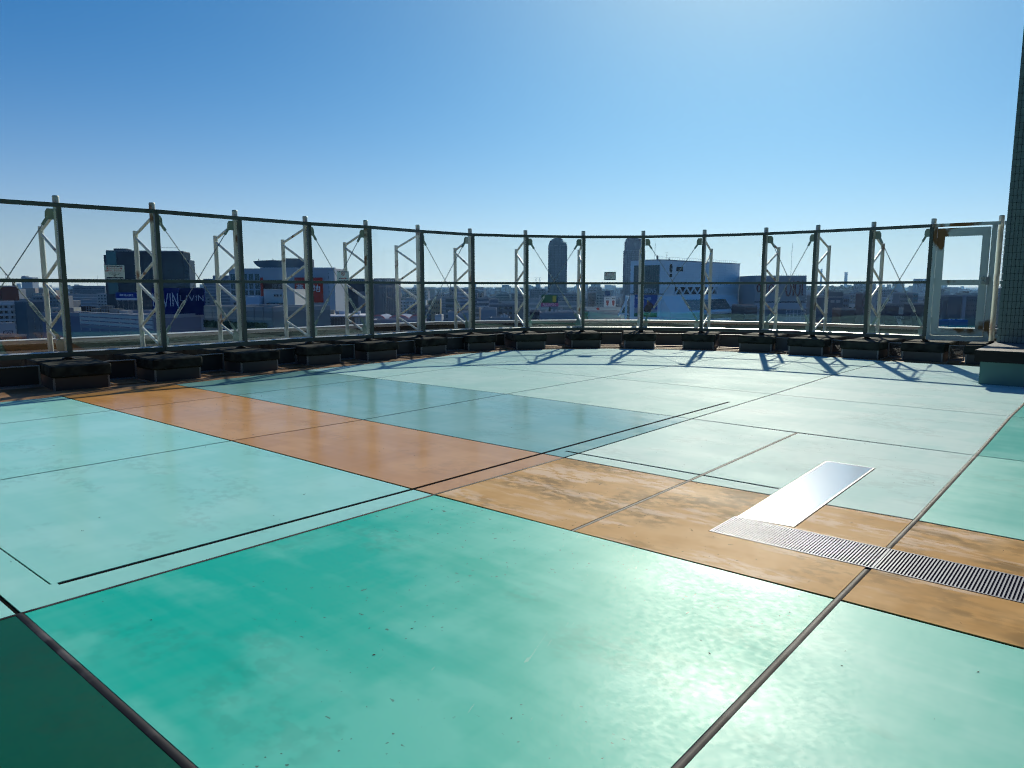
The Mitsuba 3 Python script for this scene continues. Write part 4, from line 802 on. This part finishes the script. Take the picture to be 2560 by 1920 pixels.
put('lettering', f.local(letters('NADERAL', tv(400, 7), tv(400, 33), 0.05), tv(400, 4), zof(765, 400), 0.06), CP_, k, color=(0.72, 0.62, 0.74))
put('column', f.box(-tv(400, 6), -0.35, GZ, z, -2, 0), CP_, k, color=(0.40, 0.45, 0.47))
k, f, z = simple('grey_store', 'dark flat roofed store with bright rooftop units under the green billboard', 'building', 1325, 776, 330, 1350, (0.05, 0.05, 0.07))
k, f, z = simple('lilac_store', 'lilac grey low store with rooftop units below the eighth bay crossing', 'building', 1351, 781, 300, 1442, (0.30, 0.30, 0.35))
for s, h_ in ((2.0, 0.8), (4.4, 1.3), (6.2, 1.0), (8.4, 1.6), (10.4, 0.9), (12.6, 1.2)): put('roof_unit', f.box(s, s + 0.9, z, z + h_, -3, -2), CP_, k, color=(0.48, 0.49, 0.52))
k, f, z = simple('blue_grey_office', 'blue grey office right of the ninth post with faint windows', 'office building', 1470, 722, 900, 1492, (0.24, 0.29, 0.36), 6, 6)
k, f, z = simple('brown_office', 'brownish office block seen through the ninth bay', 'office building', 1472, 731, 800, 1490, (0.20, 0.17, 0.17), 5, 5)
k, f, z = simple('rust_shed', 'rust brown shed beside the ninth post', 'building', 1448, 777, 330, 1472.5, (0.20, 0.12, 0.09))
k, f, z = simple('grey_hall', 'plain grey hall with a sawtooth roof edge in the ninth bay', 'building', 1473, 777, 325, 1552, (0.26, 0.28, 0.33))
k, f, z = simple('white_showroom', 'long white showroom with a small red sign in the ninth bay', 'building', 1466, 768.5, 372, 1561, (0.46, 0.54, 0.56))
put('red_sign', f.box(f.L * 0.27, f.L * 0.34, z - 1.3, z - 0.2, 0.0, 0.1), CP_, k, color=(0.45, 0.07, 0.06))
k = thing('white_billboard', 'white billboard with two dark red figures above the white showroom', 'billboard')
a, b, z = edge(1510, 742, 390, 1539.5); f = Face(a, b); zb = zof(767, 390)
put('board', f.box(0, f.L, zb, z, -0.6, 0), CP_, k, color=(0.56, 0.60, 0.63))
for s in (0.30, 0.80):
    a_ = np.linspace(0, 2 * np.pi, 15); m = extr(Polygon(np.c_[np.cos(a_) * f.L * 0.12, np.sin(a_) * 1.4 + (0.5 * np.cos(2 * a_))]), 0, 0.05); put('figure', f.local(m, f.L * s, z - 2.9, 0.01), CP_, k, color=(0.36, 0.10, 0.11))
    put('caption', f.grid(f.L * (s - 0.14), f.L * (s + 0.14), z - 1.1, z - 0.55, 5, 1, 0.7, 0.9, 0.04), CP_, k, color=(0.10, 0.12, 0.14), kind='stuff')
put('support', f.box(f.L * 0.1, f.L * 0.9, zof(769, 390), zb - 0.02, -0.4, -0.1), CP_, k, color=(0.2, 0.2, 0.2))
k, f, z = simple('blue_sign_block', 'small block with a blue rooftop sign in the ninth bay', 'building', 1512, 739, 700, 1526, (0.20, 0.25, 0.31), 3, 4)
put('rooftop_sign', f.box(0.3, f.L - 0.2, z, z + 4.5, -2, -1.5), CP_, k, color=(0.03, 0.07, 0.20))

# the racing ticket hall with its sloping glazed apron
C_, u_, v_ = np.array([60.46, 300.0]), unit([0.676, 0.737]), unit([-0.737, 0.676])
zt = 1.25 + 66.5 / 1820 * 300
k = thing('ticket_hall', 'large white ticket hall with zigzag truss window and sloping teal glazed apron', 'commercial building')
R = Face(C_, C_ + u_ * 72); Lf = Face(C_ + v_ * 14.4, C_)
wall = (0.86, 0.96, 1.0)
zr0, zr1 = -1.7, 1.35                       # the window strip behind the zigzag
put('upper_wall', R.box(0, 72, zr1, zt, -14.4, 0), CP_, k, color=wall)
put('lower_wall', R.box(0, 72, GZ, zr0, -14.4, 0), CP_, k, color=wall)
put('core', [R.box(0, 11.9, zr0 + 0.001, zr1 - 0.001, -14.4, 0), R.box(50.1, 72, zr0 + 0.001, zr1 - 0.001, -14.4, 0), R.box(12, 50, zr0 + 0.001, zr1 - 0.001, -14.4, -1.6)], CP_, k, color=np.array(wall) * 0.9)
put('window_strip', R.box(12, 50, zr0 + 0.01, zr1 - 0.01, -1.59, -1.4), CP_, k, color=(0.10, 0.085, 0.09))
nzz = 12
for q in range(nzz):
    s0, s1 = 12 + 38 * q / nzz, 12 + 38 * (q + 1) / nzz
    za, zb = (zr0 + 0.1, zr1 - 0.1) if q % 2 == 0 else (zr1 - 0.1, zr0 + 0.1)
    put('zigzag_brace', bar(p3(R.p0 + R.d * s0 - R.n * 0.12, za), p3(R.p0 + R.d * s1 - R.n * 0.12, zb), 0.62, 0.40, up=(R.n[0], R.n[1], 0)), CP_, k, color=(0.95, 1.0, 1.0))
put('roof_edge', [R.box(-0.2, 72.2, zt, zt + 0.35, -14.6, 0.2)], CP_, k, color=(0.40, 0.44, 0.50))
put('panel_joints', [R.box(0, 72, zj, zj + 0.05, 0.0, 0.03) for zj in np.arange(zr1 + 0.7, zt - 0.3, 1.15)] + [R.box(s, s + 0.06, zr1 + 0.2, zt - 0.1, 0.0, 0.035) for s in np.arange(3, 71, 6.0)], CP_, k, color=np.array(wall) * 0.8, kind='stuff')
put('railing', [tube(p3(R.p0 + R.d * s + R.n, zt + 0.35), p3(R.p0 + R.d * s + R.n, zt + 1.4), 0.035, 4) for s in np.arange(1, 71, 2.0)] + [tube(p3(R.p0 + R.n, zt + 1.4), p3(R.p0 + R.d * 71 + R.n, zt + 1.4), 0.04, 4)], CP_, k, color=(0.4, 0.42, 0.45))
ap0, ap1, pr = -2.4, -9.3, 4.6
pf = Polygon([(0, ap0), (pr, ap1), (pr, GZ), (0, GZ)])
m = extr(pf, 0, 66.0); apn = put('apron', fr(m, p3(R.p0 + R.d * 1.5 - R.n * 0.01, 0), np.r_[-R.n, 0], Z3, np.r_[R.d, 0]), CP_, k, color=wall)
sl = unit(np.r_[-R.n * pr, ap1 - ap0]); on = unit(np.cross(np.r_[R.d, 0], sl));  on = on if on[2] > 0 else -on
SLL = math.hypot(pr, ap1 - ap0)
for j in range(4):
    for q in range(9):
        o = p3(R.p0 + R.d * (17 + q * 4.3 + j * 0.25) - R.n * 0.01, ap0) + sl * (SLL * (0.25 + j * 0.165)) + on * 0.02
        put('glass_panel', obox(o, np.r_[R.d * 4.15, 0], sl * SLL * 0.150, on * 0.12), 'teal_glass', apn)
put('ledge', R.box(10, 68, ap1 - 0.5, ap1, pr, pr + 0.4), CP_, k, color=np.array(wall) * 1.1)
put('lower_strip', R.box(26, 60, ap1 - 3.2, ap1 - 1.2, pr, pr + 0.06), CP_, k, color=(0.14, 0.15, 0.16))
# narrow left face: glazing, letters, poster
def lz(v): return zof(v, 304)
lw = tv(304, 1) / 0.737
sL = lambda u: (u - 1576) / (1650 - 1576) * 14.4
put('left_glazing', [Lf.box(sL(1585), sL(1648), lz(733.5), lz(663), 0.0, 0.10)], 'teal_glass', k)
put('mullion', [Lf.box(sL(u), sL(u) + 0.10, lz(733), lz(663), 0.105, 0.25) for u in np.linspace(1586, 1647, 13)] + [Lf.box(sL(1585), sL(1648), lz(688) - 0.1, lz(688), 0.105, 0.22)], CP_, k, color=(0.16, 0.24, 0.26))
put('dark_beam', Lf.box(sL(1577), sL(1660) , lz(736), lz(734), 0.0, 0.6), CP_, k, color=(0.05, 0.06, 0.08))
put('lettering', Lf.local(letters('WINS', tv(304, 10.5), sL(1642) - sL(1612), 0.1), sL(1612), lz(732), 0.27), CP_, k, color=(0.72, 0.78, 0.80))
pk_ = put('poster', Lf.box(sL(1588), sL(1644.5), lz(792), lz(737), 0.0, 0.15), CP_, k, color=(0.02, 0.12, 0.42))
def pl(pts, col, nm, o=0.16): put(nm, Lf.local(extr(Polygon([(sL(a) - 0, lz(b)) for a, b in pts]).buffer(0), 0, 0.03), 0, 0, o), CP_, pk_, color=col)
pl([(1588, 792), (1588, 784), (1604, 781), (1625, 783), (1644.5, 782), (1644.5, 792)], (0.06, 0.20, 0.07), 'printed_grass')
pl([(1588, 783.8), (1588, 771), (1600, 769), (1603, 775), (1618, 777), (1630, 774), (1644.5, 773), (1644.5, 781.8), (1625, 782.8), (1604, 780.8)], (0.40, 0.45, 0.52), 'printed_crowd')
pl([(1589, 746), (1596, 741), (1603, 744), (1611, 742), (1618, 747), (1606, 748)], (0.35, 0.50, 0.66), 'printed_cloud')
pl([(1616, 748), (1622, 743), (1629, 742), (1630, 748), (1624, 752)], (0.30, 0.46, 0.64), 'printed_cloud')
pl([(1612, 777), (1614, 768), (1619, 761), (1623, 760), (1625, 755), (1630, 757), (1635, 762), (1636, 768), (1631, 771), (1630, 778), (1626, 783), (1623, 779), (1620, 788), (1617, 787), (1616, 780)], (0.035, 0.03, 0.04), 'printed_horse', 0.195)
pl([(1619, 762), (1621, 754), (1624, 752), (1628, 756), (1625, 763)], (0.22, 0.12, 0.10), 'printed_rider', 0.23)
pl([(1619.5, 754), (1619.5, 751), (1622, 750), (1624, 752), (1622, 755)], (0.55, 0.45, 0.12), 'printed_cap', 0.265)
lg = tv(304, 12)
put('left_leg', [bar(p3(Lf.p0 - Lf.d * 1.6 - Lf.n * 0.5, GZ), p3(Lf.p0 - Lf.d * 1.6 - Lf.n * 0.5, lz(739)), 0.8, 0.8, up=(1, 0, 0)), bar(p3(Lf.p0 - Lf.d * 0.4 - Lf.n * 0.5, lz(741)), p3(Lf.p0 - Lf.d * 5.2 - Lf.n * 0.5, lz(792)), 0.7, 0.7), Lf.box(-5.5, -0.5, lz(788), lz(785), 0.1, 0.9)], CP_, k, color=wall)
put('leg_glass', Lf.box(-4.6, -1.3, lz(785), lz(766), -0.4, -0.3), 'teal_glass', k)
a_ = np.linspace(0, 2 * np.pi, 25)
em = [extr(Polygon(np.c_[np.cos(a_) * 1.15, np.sin(a_) * 1.75]).difference(Polygon([(0.2, -0.3), (1.3, -0.9), (1.3, -0.3), (0.5, 0.2)])), 0, 0.1), bx(-1.0, 1.0, -3.6, -2.35, 0, 0.1)]
sR = lambda u: float(((u - 1280) / F * CP * (C_[1]) - C_[0]) / (u_[0] - (u - 1280) / F * CP * u_[1]))
put('emblem', R.local(cat_(em), sR(1676), zof(670.5, 306), 0.02), CP_, k, color=(0.015, 0.06, 0.06))
put('name_panel', R.box(sR(1689.5), sR(1705.5), zof(678, 312), zof(667.5, 312), 0.0, 0.12), CP_, k, color=(0.03, 0.045, 0.06))
put('name_letters', R.local(letters('WINS', 0.75, (sR(1705) - sR(1690)) * 0.7, 0.03), sR(1690) + 0.7, zof(674.5, 312), 0.125), CP_, k, color=(0.22, 0.27, 0.30))
def mast(name, label, u, v0, v1, D, r=0.06, col=(0.22, 0.24, 0.26)):
    p, q = at_y(u, v0, D), at_y(u, v1, D); return single(name, label, 'mast', tube([p[0], p[1], q[2]], p, r, 6), CP_, color=col)
mast('roof_mast', 'tall thin mast on the left end of the white ticket hall roof', 1638, 607, 654, 312)
mk_ = mast('roof_aerial', 'short aerial with crossed arms on the ticket hall roof', 1667.5, 630, 653, 318)
q_ = at_y(1667.5, 632, 318); put('arm', [bar(q_ - [0.8, 0, 0], q_ + [0.8, 0, 0], 0.05, 0.05), bar(q_ - [0.5, 0, 1.0], q_ + [0.5, 0, -1.0], 0.05, 0.05)], CP_, mk_, color=(0.22, 0.24, 0.26))
q_ = at_y(1643.5, 644, 312); ds = trimesh.creation.icosphere(2, 0.95); ds.apply_scale([0.45, 0.8, 1]); ds.apply_translation(q_)
dk_ = single('satellite_dish', 'dark satellite dish seen edge on beside the mast on the ticket hall roof', 'satellite dish', ds, CP_, color=(0.12, 0.13, 0.14), smooth=True)
put('stand', tube(q_ - [0, 0, 2.2], q_ - [0, 0, 0.8], 0.12, 6), CP_, dk_, color=(0.15, 0.16, 0.17))
q_ = at_y(1672.6, 652, 318); mk_ = single('roof_flag_post', 'dark furled flag on a short post on the ticket hall roof', 'flag', [tube(q_ - [0, 0, 0.6], q_ + [0, 0, 1.6], 0.06, 6), mesh_(np.array([q_ + [0, 0, 1.5], q_ + [0.55, 0, 0.2], q_ + [-0.5, 0, 0.3], q_ + [0, 0.3, 0.3]]), np.array([[0, 1, 2], [0, 3, 1], [0, 2, 3], [1, 3, 2]]))], CP_, color=(0.10, 0.12, 0.14))

# right: the store with round letters
k, f, z = bld('brown_block', 'brown block with stepped ledges between the ticket hall and the lettered store', 'building', 1862, 763, 300, 1893, 18, (0.17, 0.14, 0.14))
for j in range(5): put('ledge', f.box(0, f.L, z - 1.1 - j * 1.5, z - 0.6 - j * 1.5, 0.0, 0.5), CP_, k, color=(0.24, 0.21, 0.21))
k, f, z = bld('lettered_store', 'pale grey store with a sign wall of red brown round letters', 'commercial building', 1889, 689, 330, 2017, 24, (0.38, 0.40, 0.42))
put('roof_rail', [f.box(s, s + 0.08, z, z + 0.45, -0.3, -0.2) for s in np.arange(0.6, f.L, 1.1)], CP_, k, color=(0.22, 0.24, 0.26), kind='stuff')
put('sign_joints', [f.box(s, s + 0.05, zof(752, 330), z - 1.2, 0.0, 0.03) for s in np.arange(1.0, f.L, 1.45)], CP_, k, color=(0.30, 0.32, 0.34), kind='stuff')
def ring(cx, rw, v0, v1, w):
    za, zb = zof(v1, 330), zof(v0, 330); a_ = np.linspace(0, 2 * np.pi, 33); e = Polygon(np.c_[np.cos(a_) * tv(330, rw), np.sin(a_) * (zb - za) / 2]); m = extr(e.difference(e.buffer(-w)), 0, 0.3)
    return f.local(m, tv(330, cx - 1889), (za + zb) / 2, 0.02)
def stick(cx, v0, v1, w): return f.box(tv(330, cx - 1889) - w / 2, tv(330, cx - 1889) + w / 2, zof(v1, 330), zof(v0, 330), 0.0, 0.3)
RB = (0.20, 0.03, 0.035)
for m in (ring(1898.5, 5.5, 710, 731, 0.42), stick(1916, 709, 731, 0.42), ring(1929, 6.5, 710, 731, 0.42), stick(1946, 709, 731, 0.42)): put('letter', m, CP_, k, color=RB)
for m in (ring(1971.5, 7.4, 702, 741, 0.42), stick(1984, 701, 740, 0.42), ring(1994.5, 7.4, 702, 741, 0.42), stick(2006, 701, 740, 0.42)): put('letter', m, CP_, k, color=RB)
put('base_band', f.box(0, f.L, zof(756.5, 330), zof(753.5, 330), 0.0, 0.15), CP_, k, color=(0.04, 0.06, 0.08)); put('white_base', f.box(0, f.L, zof(772, 330), zof(757, 330), 0.0, 1.0), CP_, k, color=(0.46, 0.50, 0.55))
put('shop_front', f.box(f.L * 0.12, f.L * 0.97, zof(790, 330), zof(774, 330), 0.0, 0.5), CP_, k, color=(0.16, 0.20, 0.25))
put('tower_stair', [f.box(f.L - 1.9 + 1.0 * (j % 2), f.L - 1.0 + 1.0 * (j % 2), zof(734 + j * 4, 330), zof(734 + j * 4, 330) + 0.22, 0.0, 1.6) for j in range(15)], CP_, k, color=(0.60, 0.62, 0.64), kind='stuff')
k = thing('steel_gantry', 'open white steel gantry below the lettered store', 'gantry')
a, b, z = edge(1966, 774, 285, 2012); f = Face(a, b)
put('gantry_frame', [f.box(s, s + 0.16, z - 6, z, -0.2, 0) for s in np.linspace(0, f.L, 6)] + [f.box(0, f.L, z - 1.5 * j - 0.15, z - 1.5 * j, -0.4, -0.21) for j in range(4)] + [bar(p3(f.p0 + f.d * s - f.n * 0.1, z - 4.5), p3(f.p0 + f.d * (s + 1.3) - f.n * 0.1, z - 1.5), 0.1, 0.1) for s in np.arange(0.3, f.L - 1.3, 1.5)], CP_, k, color=(0.50, 0.54, 0.60))
mast('tall_mast', 'very tall thin mast above the lettered store', 1981, 608, 692, 340, 0.07)
mast('thin_aerial', 'thin aerial on the horizon at the far left', 12, 677, 716, 500, 0.09)
mast('thin_aerial', 'thin aerial beside the navy stripe notice at left', 243, 688, 718, 600, 0.09)

# right part
k, f, z = bld('dark_square_office', 'dark office with two square framed openings right of the thirteenth frame', 'office building', 2066, 741, 420, 2108, 18, (0.07, 0.10, 0.15))
put('roof_block', f.box(tv(420, 10), f.L + 1, z, zof(730, 420), -9, -2), CP_, k, color=(0.13, 0.15, 0.18))
for s in (11, 25): put('opening', f.box(tv(420, s), tv(420, s + 10), zof(757, 420), zof(750, 420), 0.0, 0.1), CP_, k, color=(0.30, 0.32, 0.36))
simple('grey_side_block', 'blue grey block right of the dark office with square openings', 'building', 2109, 740, 425, 2124, (0.20, 0.26, 0.34), 4, 3)
simple('rust_block', 'dark rusty brown block low in the thirteenth bay', 'building', 2103, 771, 330, 2140, (0.14, 0.095, 0.09))
simple('maroon_block', 'tall dark maroon block right of the fourteenth post', 'building', 2158, 731, 420, 2172, (0.12, 0.09, 0.12), 6, 3)
simple('blue_slab', 'dark blue slab on the horizon left of the fourteenth post', 'tower block', 2142, 709.5, 1700, 2166, (0.15, 0.20, 0.26), 8, 7)
simple('blue_slab', 'mid blue slab on the horizon right of the fourteenth post', 'tower block', 2174, 709.8, 1900, 2190, (0.20, 0.26, 0.33), 8, 6)
k, f, z = simple('horizon_tower', 'tall pale blue tower with a bright roof panel near the gate', 'tower block', 2292.5, 697, 2000, 2316, (0.24, 0.32, 0.40), 14, 6)
put('roof_panel', f.box(f.L * 0.62, f.L * 0.84, z - 4.6, z - 0.6, 0.0, 0.3), CP_, k, color=(0.75, 0.78, 0.80))
k = thing('peaked_roof', 'blue green peaked roof on the horizon behind the crossed rods near the gate', 'building')
a, b, z = edge(2235, 722, 1900, 2260); f = Face(a, b)
put('wall', f.box(0, f.L, GZ, z, -18, 0), CP_, k, color=(0.18, 0.28, 0.34)); q = Polygon([(0, z), (f.L, z), (f.L * 0.62, z + 9), (f.L * 0.58, z + 12.5), (f.L * 0.42, z + 12.5), (f.L * 0.38, z + 9)]); put('roof', fr(extr(q, 0, 17), p3(f.p0 + f.n * 17.5, 0), np.r_[f.d, 0], Z3, np.r_[-f.n, 0]), CP_, k, color=(0.16, 0.30, 0.36))
simple('grey_office_slab', 'blue grey office slab with a pale end wall left of the gate', 'office building', 2249, 732.5, 520, 2283, (0.17, 0.20, 0.25), 8, 10)
simple('teal_tower_block', 'narrow teal block beside the office slab left of the gate', 'building', 2284, 732, 530, 2296, (0.09, 0.22, 0.28), 7, 2)
simple('black_block', 'near black block behind the hotel sign', 'building', 2214, 760, 360, 2248, (0.045, 0.055, 0.085), 5, 6)
simple('black_block', 'dark navy block close to the left gate post', 'building', 2283, 758, 380, 2312, (0.05, 0.06, 0.09), 5, 6)
k = thing('hotel_sign', 'dark purple rooftop sign reading HOTEL with a ring beneath it', 'sign')
a, b, z = edge(2213, 786, 250, 2276); f = Face(a, b); put('board', f.box(0, f.L, zof(801, 250), z, -0.4, 0), CP_, k, color=(0.05, 0.04, 0.075))
put('lettering', f.local(letters('HOTEL', tv(250, 6.2), tv(250, 24), 0.04), tv(250, 24), zof(796, 250), 0.01), CP_, k, color=(0.38, 0.34, 0.44))
e = Polygon(np.c_[np.cos(a_ := np.linspace(0, 2 * np.pi, 25)), np.sin(a_)]); m = extr(e.difference(e.buffer(-0.28)), 0, 0.1); m.apply_scale([tv(250, 5), tv(250, 5), 1]); put('ring', f.local(m, tv(250, 35), zof(802, 250), 0.02), CP_, k, color=(0.44, 0.46, 0.52))
k, f, z = bld('gate_view_block', 'dark blue grey block with a pale pillar seen through the gate', 'building', 2372, 738, 420, 2452, 24, (0.10, 0.115, 0.15))
put('pillar', f.box(tv(420, 34), tv(420, 42), GZ, z + 0.4, 0.0, 0.8), CP_, k, color=(0.27, 0.30, 0.36)); put('windows', f.grid(tv(420, 46), f.L - 0.5, z - 13, z - 1.5, 6, 4, 0.4, 0.35, 0.06), 'window_glass', k, kind='stuff')
put('left_wing', f.box(-tv(420, 10), -0.02, GZ, zof(751, 420), -16, -1), CP_, k, color=(0.09, 0.12, 0.16))
k, f, z = bld('blue_roof_shed', 'low shed with a bright blue roof seen through the gate', 'building', 2373, 800, 300, 2420, 9, (0.02, 0.08, 0.30), roof=(0.02, 0.10, 0.42))
for s in (1.2, 2.9, 5.0, 6.2): put('roof_unit', f.box(s, s + 0.6, z, z + 0.35, -2.5, -2), CP_, k, color=(0.66, 0.68, 0.70))
for u, w, v0, D in ((2054, 4.4, 672, 5200), (2115.5, 7.4, 680.5, 4200)):
    a, b, z = edge(u - w / 2, v0, D, u + w / 2); f = Face(a, b)
    single('chimney_stack', 'slim blue grey smokestack on the horizon, the thinner one at left' if u < 2100 else 'thicker blue grey smokestack rising behind a low hill', 'chimney', tube(p3((f.p0 + f.d * f.L / 2), GZ), p3((f.p0 + f.d * f.L / 2), z), f.L / 2, 12), CP_, color=(0.30, 0.34, 0.44))
for q, u in enumerate((1340.5, 1349)):
    D = 6200; p = at_y(u, 694, D); k = thing('lattice_pylon', f'faint lattice pylon on the horizon, the {("left", "right")[q]} one of the pair', 'pylon')
    put('frame', [tube([p[0] + sx * 9, D, GZ], [p[0] + sx * 1.5, D, p[2]], 1.1, 4) for sx in (-1, 1)] + [bar([p[0] - 14, D, p[2] - h_], [p[0] + 14, D, p[2] - h_], 1.6, 1.6) for h_ in (2, 20, 38)], CP_, k, color=(0.45, 0.42, 0.42))

# the rest of the city: individual middle distance buildings, then the far mass
COLS = [(0.30, 0.32, 0.36), (0.22, 0.25, 0.30), (0.40, 0.42, 0.44), (0.17, 0.19, 0.23), (0.33, 0.30, 0.27), (0.24, 0.21, 0.20), (0.46, 0.48, 0.50), (0.20, 0.26, 0.32), (0.36, 0.37, 0.34)]
CNAM = ['grey', 'slate blue', 'light grey', 'dark slate', 'beige', 'brownish', 'white', 'steel blue', 'stone coloured']
r2 = np.random.default_rng(11)
BAYU = [146, 392, 599, 773, 923, 1053, 1181, 1317, 1460, 1607, 1758, 1910, 2038, 2176, 2329, 2497]
occ = [(-90, 108, 420), (171, 512, 560), (508, 990, 380), (1366, 1450, 420), (1560, 1866, 380), (1885, 2020, 400), (2360, 2455, 420)]
made = []
for ring_, (Dmin, Dmax, n_) in enumerate(((430, 640, 34), (640, 1000, 52), (1000, 1600, 62))):
    for q in range(n_):
        u = -60 + 2660 * (q + r2.random()) / n_; D = Dmin + (Dmax - Dmin) * r2.random()
        wpx = (13 + 30 * r2.random()) / D * 1820 * (0.7 + 0.02 * ring_); v = [752 + 22 * r2.random(), 733 + 20 * r2.random(), 722 + 14 * r2.random()][ring_]
        if any(a < u + wpx / 2 and u - wpx / 2 < b and D < dm + 150 for a, b, dm in occ): continue
        if (1368 < u + wpx / 2 and u - wpx / 2 < 1422 or 1560 < u + wpx / 2 and u - wpx / 2 < 1618) and ring_ > 0: continue
        ci = int(r2.integers(len(COLS))); st_ = int(r2.integers(3)); bay = sum(1 for b in BAYU if b < u)
        what = ('flats with pale bands', 'block with small windows', 'block with rooftop hut')[st_]
        dist = ('near', 'mid-distance', 'distant')[ring_]
        where = 'left of the first fence post' if bay == 0 else ('through the gate' if bay == 15 else ('right of the gate' if bay >= 16 else f'seen right of the {ORD[bay - 1]} fence post'))
        lab = f'{dist} {CNAM[ci]} {what}, {where}'
        k, f, z = bld('city_block', lab, 'building', u - wpx / 2, v, D, u + wpx / 2, 10 + 14 * r2.random(), np.array(COLS[ci]) * (0.75 + 0.4 * r2.random()), group=('nearer', 'middle distance', 'distant')[ring_] + ' city blocks behind the fence')
        made.append((lab, u, k))
        if st_ == 0: put('balcony_bands', f.bands(0.2, f.L - 0.2, z - 16, z - 0.9, 5, 0.42, 0.8), CP_, k, color=np.minimum(np.array(COLS[ci]) * 1.5, 0.6), kind='stuff')
        else: put('windows', f.grid(0.6, f.L - 0.6, z - 16.5, z - 1.0, max(3, int(f.L / 3.2)), 5, 0.6, 0.5, 0.06), 'window_glass', k, kind='stuff')
        if st_ == 2: put('rooftop_hut', f.box(f.L * 0.3, f.L * 0.6, z - 0.75, z + 2.4, -8, -3), CP_, k, color=np.array(COLS[ci]) * 0.9)
for lab in {m[0] for m in made}:              # twins tell themselves apart by their order
    tw_ = sorted((u, k) for l_, u, k in made if l_ == lab)
    if len(tw_) > 1:
        for q, (u, k) in enumerate(tw_): labels[k]['label'] = f"{('left', 'right')[q] if len(tw_) == 2 else ('leftmost', 'middle', 'rightmost', 'last')[q]} {lab}"
vs, fs, cs = [], [], []
nv = 0
for q in range(3200):
    D = 1500 * (4.6 ** r2.random()); u = -80 + 2720 * r2.random()
    hgt = (6 + 16 * r2.random()) if r2.random() < 0.8 else (18 + 22 * r2.random())
    if r2.random() < 0.05 and D > 2600: hgt = 36 + 24 * r2.random()
    if D > 3600 and r2.random() < 0.25: hgt += 18
    w, dp = 10 + 32 * r2.random(), 10 + 24 * r2.random(); x = (u - 1280) / F * D
    an = r2.random() * 1.5; ca, sa = math.cos(an), math.sin(an)
    m = BV - [0.5, 0.5, 0]; m = m * [w, dp, hgt]; m = np.c_[m[:, 0] * ca - m[:, 1] * sa + x, m[:, 0] * sa + m[:, 1] * ca + D, m[:, 2] + GZ]
    vs.append(m); fs.append(BF + nv); nv += 8; c = np.array(COLS[int(r2.integers(len(COLS)))]) * (0.7 + 0.5 * r2.random()); cs.append(np.tile(c, (8, 1)))
put('distant_city', mesh_(np.vstack(vs), np.vstack(fs)), CP_, color=np.vstack(cs), kind='stuff', label='distant mass of low city buildings fading into haze towards the horizon')
# tree belts: many small leaf clumps
tv_, tf_, nvt = [], [], 0
ico = trimesh.creation.icosphere(1, 1.0); iv, if_ = np.asarray(ico.vertices), np.asarray(ico.faces)
for (u0, u1, D, n_, hh) in ((870, 1180, 1100, 260, 15), (1010, 1320, 1250, 240, 14), (1180, 1370, 900, 200, 14), (2010, 2130, 2600, 160, 26), (90, 170, 1500, 80, 16), (930, 1000, 600, 50, 12), (2060, 2140, 470, 50, 9)):
    for q in range(n_):
        D_ = D * (0.97 + 0.06 * r2.random()); x = (u0 + (u1 - u0) * r2.random() - 1280) / F * D_; r_ = hh * (0.18 + 0.16 * r2.random()); zz = GZ + hh * (0.35 + 0.65 * r2.random()) + (12 if D == 2600 else 0)
        vv = iv * (1 + 0.35 * (r2.random((len(iv), 1)) - 0.5)) * [r_ * 1.2, r_ * 1.2, r_] + [x, D_, zz]; tv_.append(vv); tf_.append(if_ + nvt); nvt += len(iv)
put('far_trees', mesh_(np.vstack(tv_), np.vstack(tf_)), CP_, color=(0.045, 0.06, 0.045), kind='stuff', label='dark belts of far tree crowns among the city buildings')

# ---------------------------------------------------------------- grit and dead leaves on the deck
lv, lf_, ln = [], [], 0
for q in range(70):
    u, v = 2560 * r2.random(), 930 + 980 * r2.random() ** 1.3
    if q % 3 == 0: u, v = 1400 + 900 * r2.random(), 1130 + 240 * r2.random()
    p = floor_at(u, v); an = r2.random() * 6.28; sz = 0.003 + 0.005 * r2.random() ** 2
    if not deck_poly.contains(sbox(p[0] - .01, p[1] - .01, p[0] + .01, p[1] + .01)): continue
    pts = np.array([[-1, 0, 0.15], [-0.3, 0.45, 0.02], [0.6, 0.38, 0.18], [1.1, 0, 0.3], [0.5, -0.42, 0.10], [-0.4, -0.4, 0.03], [0.1, 0, 0.32]]) * sz * [1, 0.6 + 0.7 * r2.random(), 0.7]
    ca, sa = math.cos(an), math.sin(an); pts = np.c_[pts[:, 0] * ca - pts[:, 1] * sa + p[0], pts[:, 0] * sa + pts[:, 1] * ca + p[1], pts[:, 2] + 0.0012]
    lv.append(pts); lf_.append(np.array([[6, i_, (i_ + 1) % 6] for i_ in range(6)])[:, ::-1] + ln); ln += 7
mat('leaf_brown', (0.045, 0.038, 0.028), 0.8, 0.2)
put('leaf_grit', mesh_(np.vstack(lv), np.vstack(lf_)), 'leaf_brown', kind='stuff', label='dark grit and bits of dead leaf scattered over the painted deck')

# ---------------------------------------------------------------- the air
HX, HY0, HY1, HZ0, HZ1 = 6500.0, -45.0, 8000.0, GZ - 1.0, 205.0
scene['city_ground'] = mikit.ply(mesh_(np.array([[-HX + 40, HY0 + 5, GZ], [HX - 40, HY0 + 5, GZ], [HX - 40, HY1 - 40, GZ], [-HX + 40, HY1 - 40, GZ]], float), np.array([[0, 1, 2], [0, 2, 3]])), 'city_paint', color=np.full((4, 3), 0.10))
scene['haze'] = {'type': 'cube', 'to_world': T().translate([0, (HY0 + HY1) / 2, (HZ0 + HZ1) / 2]).scale([HX, (HY1 - HY0) / 2, (HZ1 - HZ0) / 2]), 'bsdf': {'type': 'null'}, 'interior': {'type': 'ref', 'id': 'haze_air'}}
labels['haze'] = {'kind': 'stuff', 'label': 'thin blue air haze over the city'}
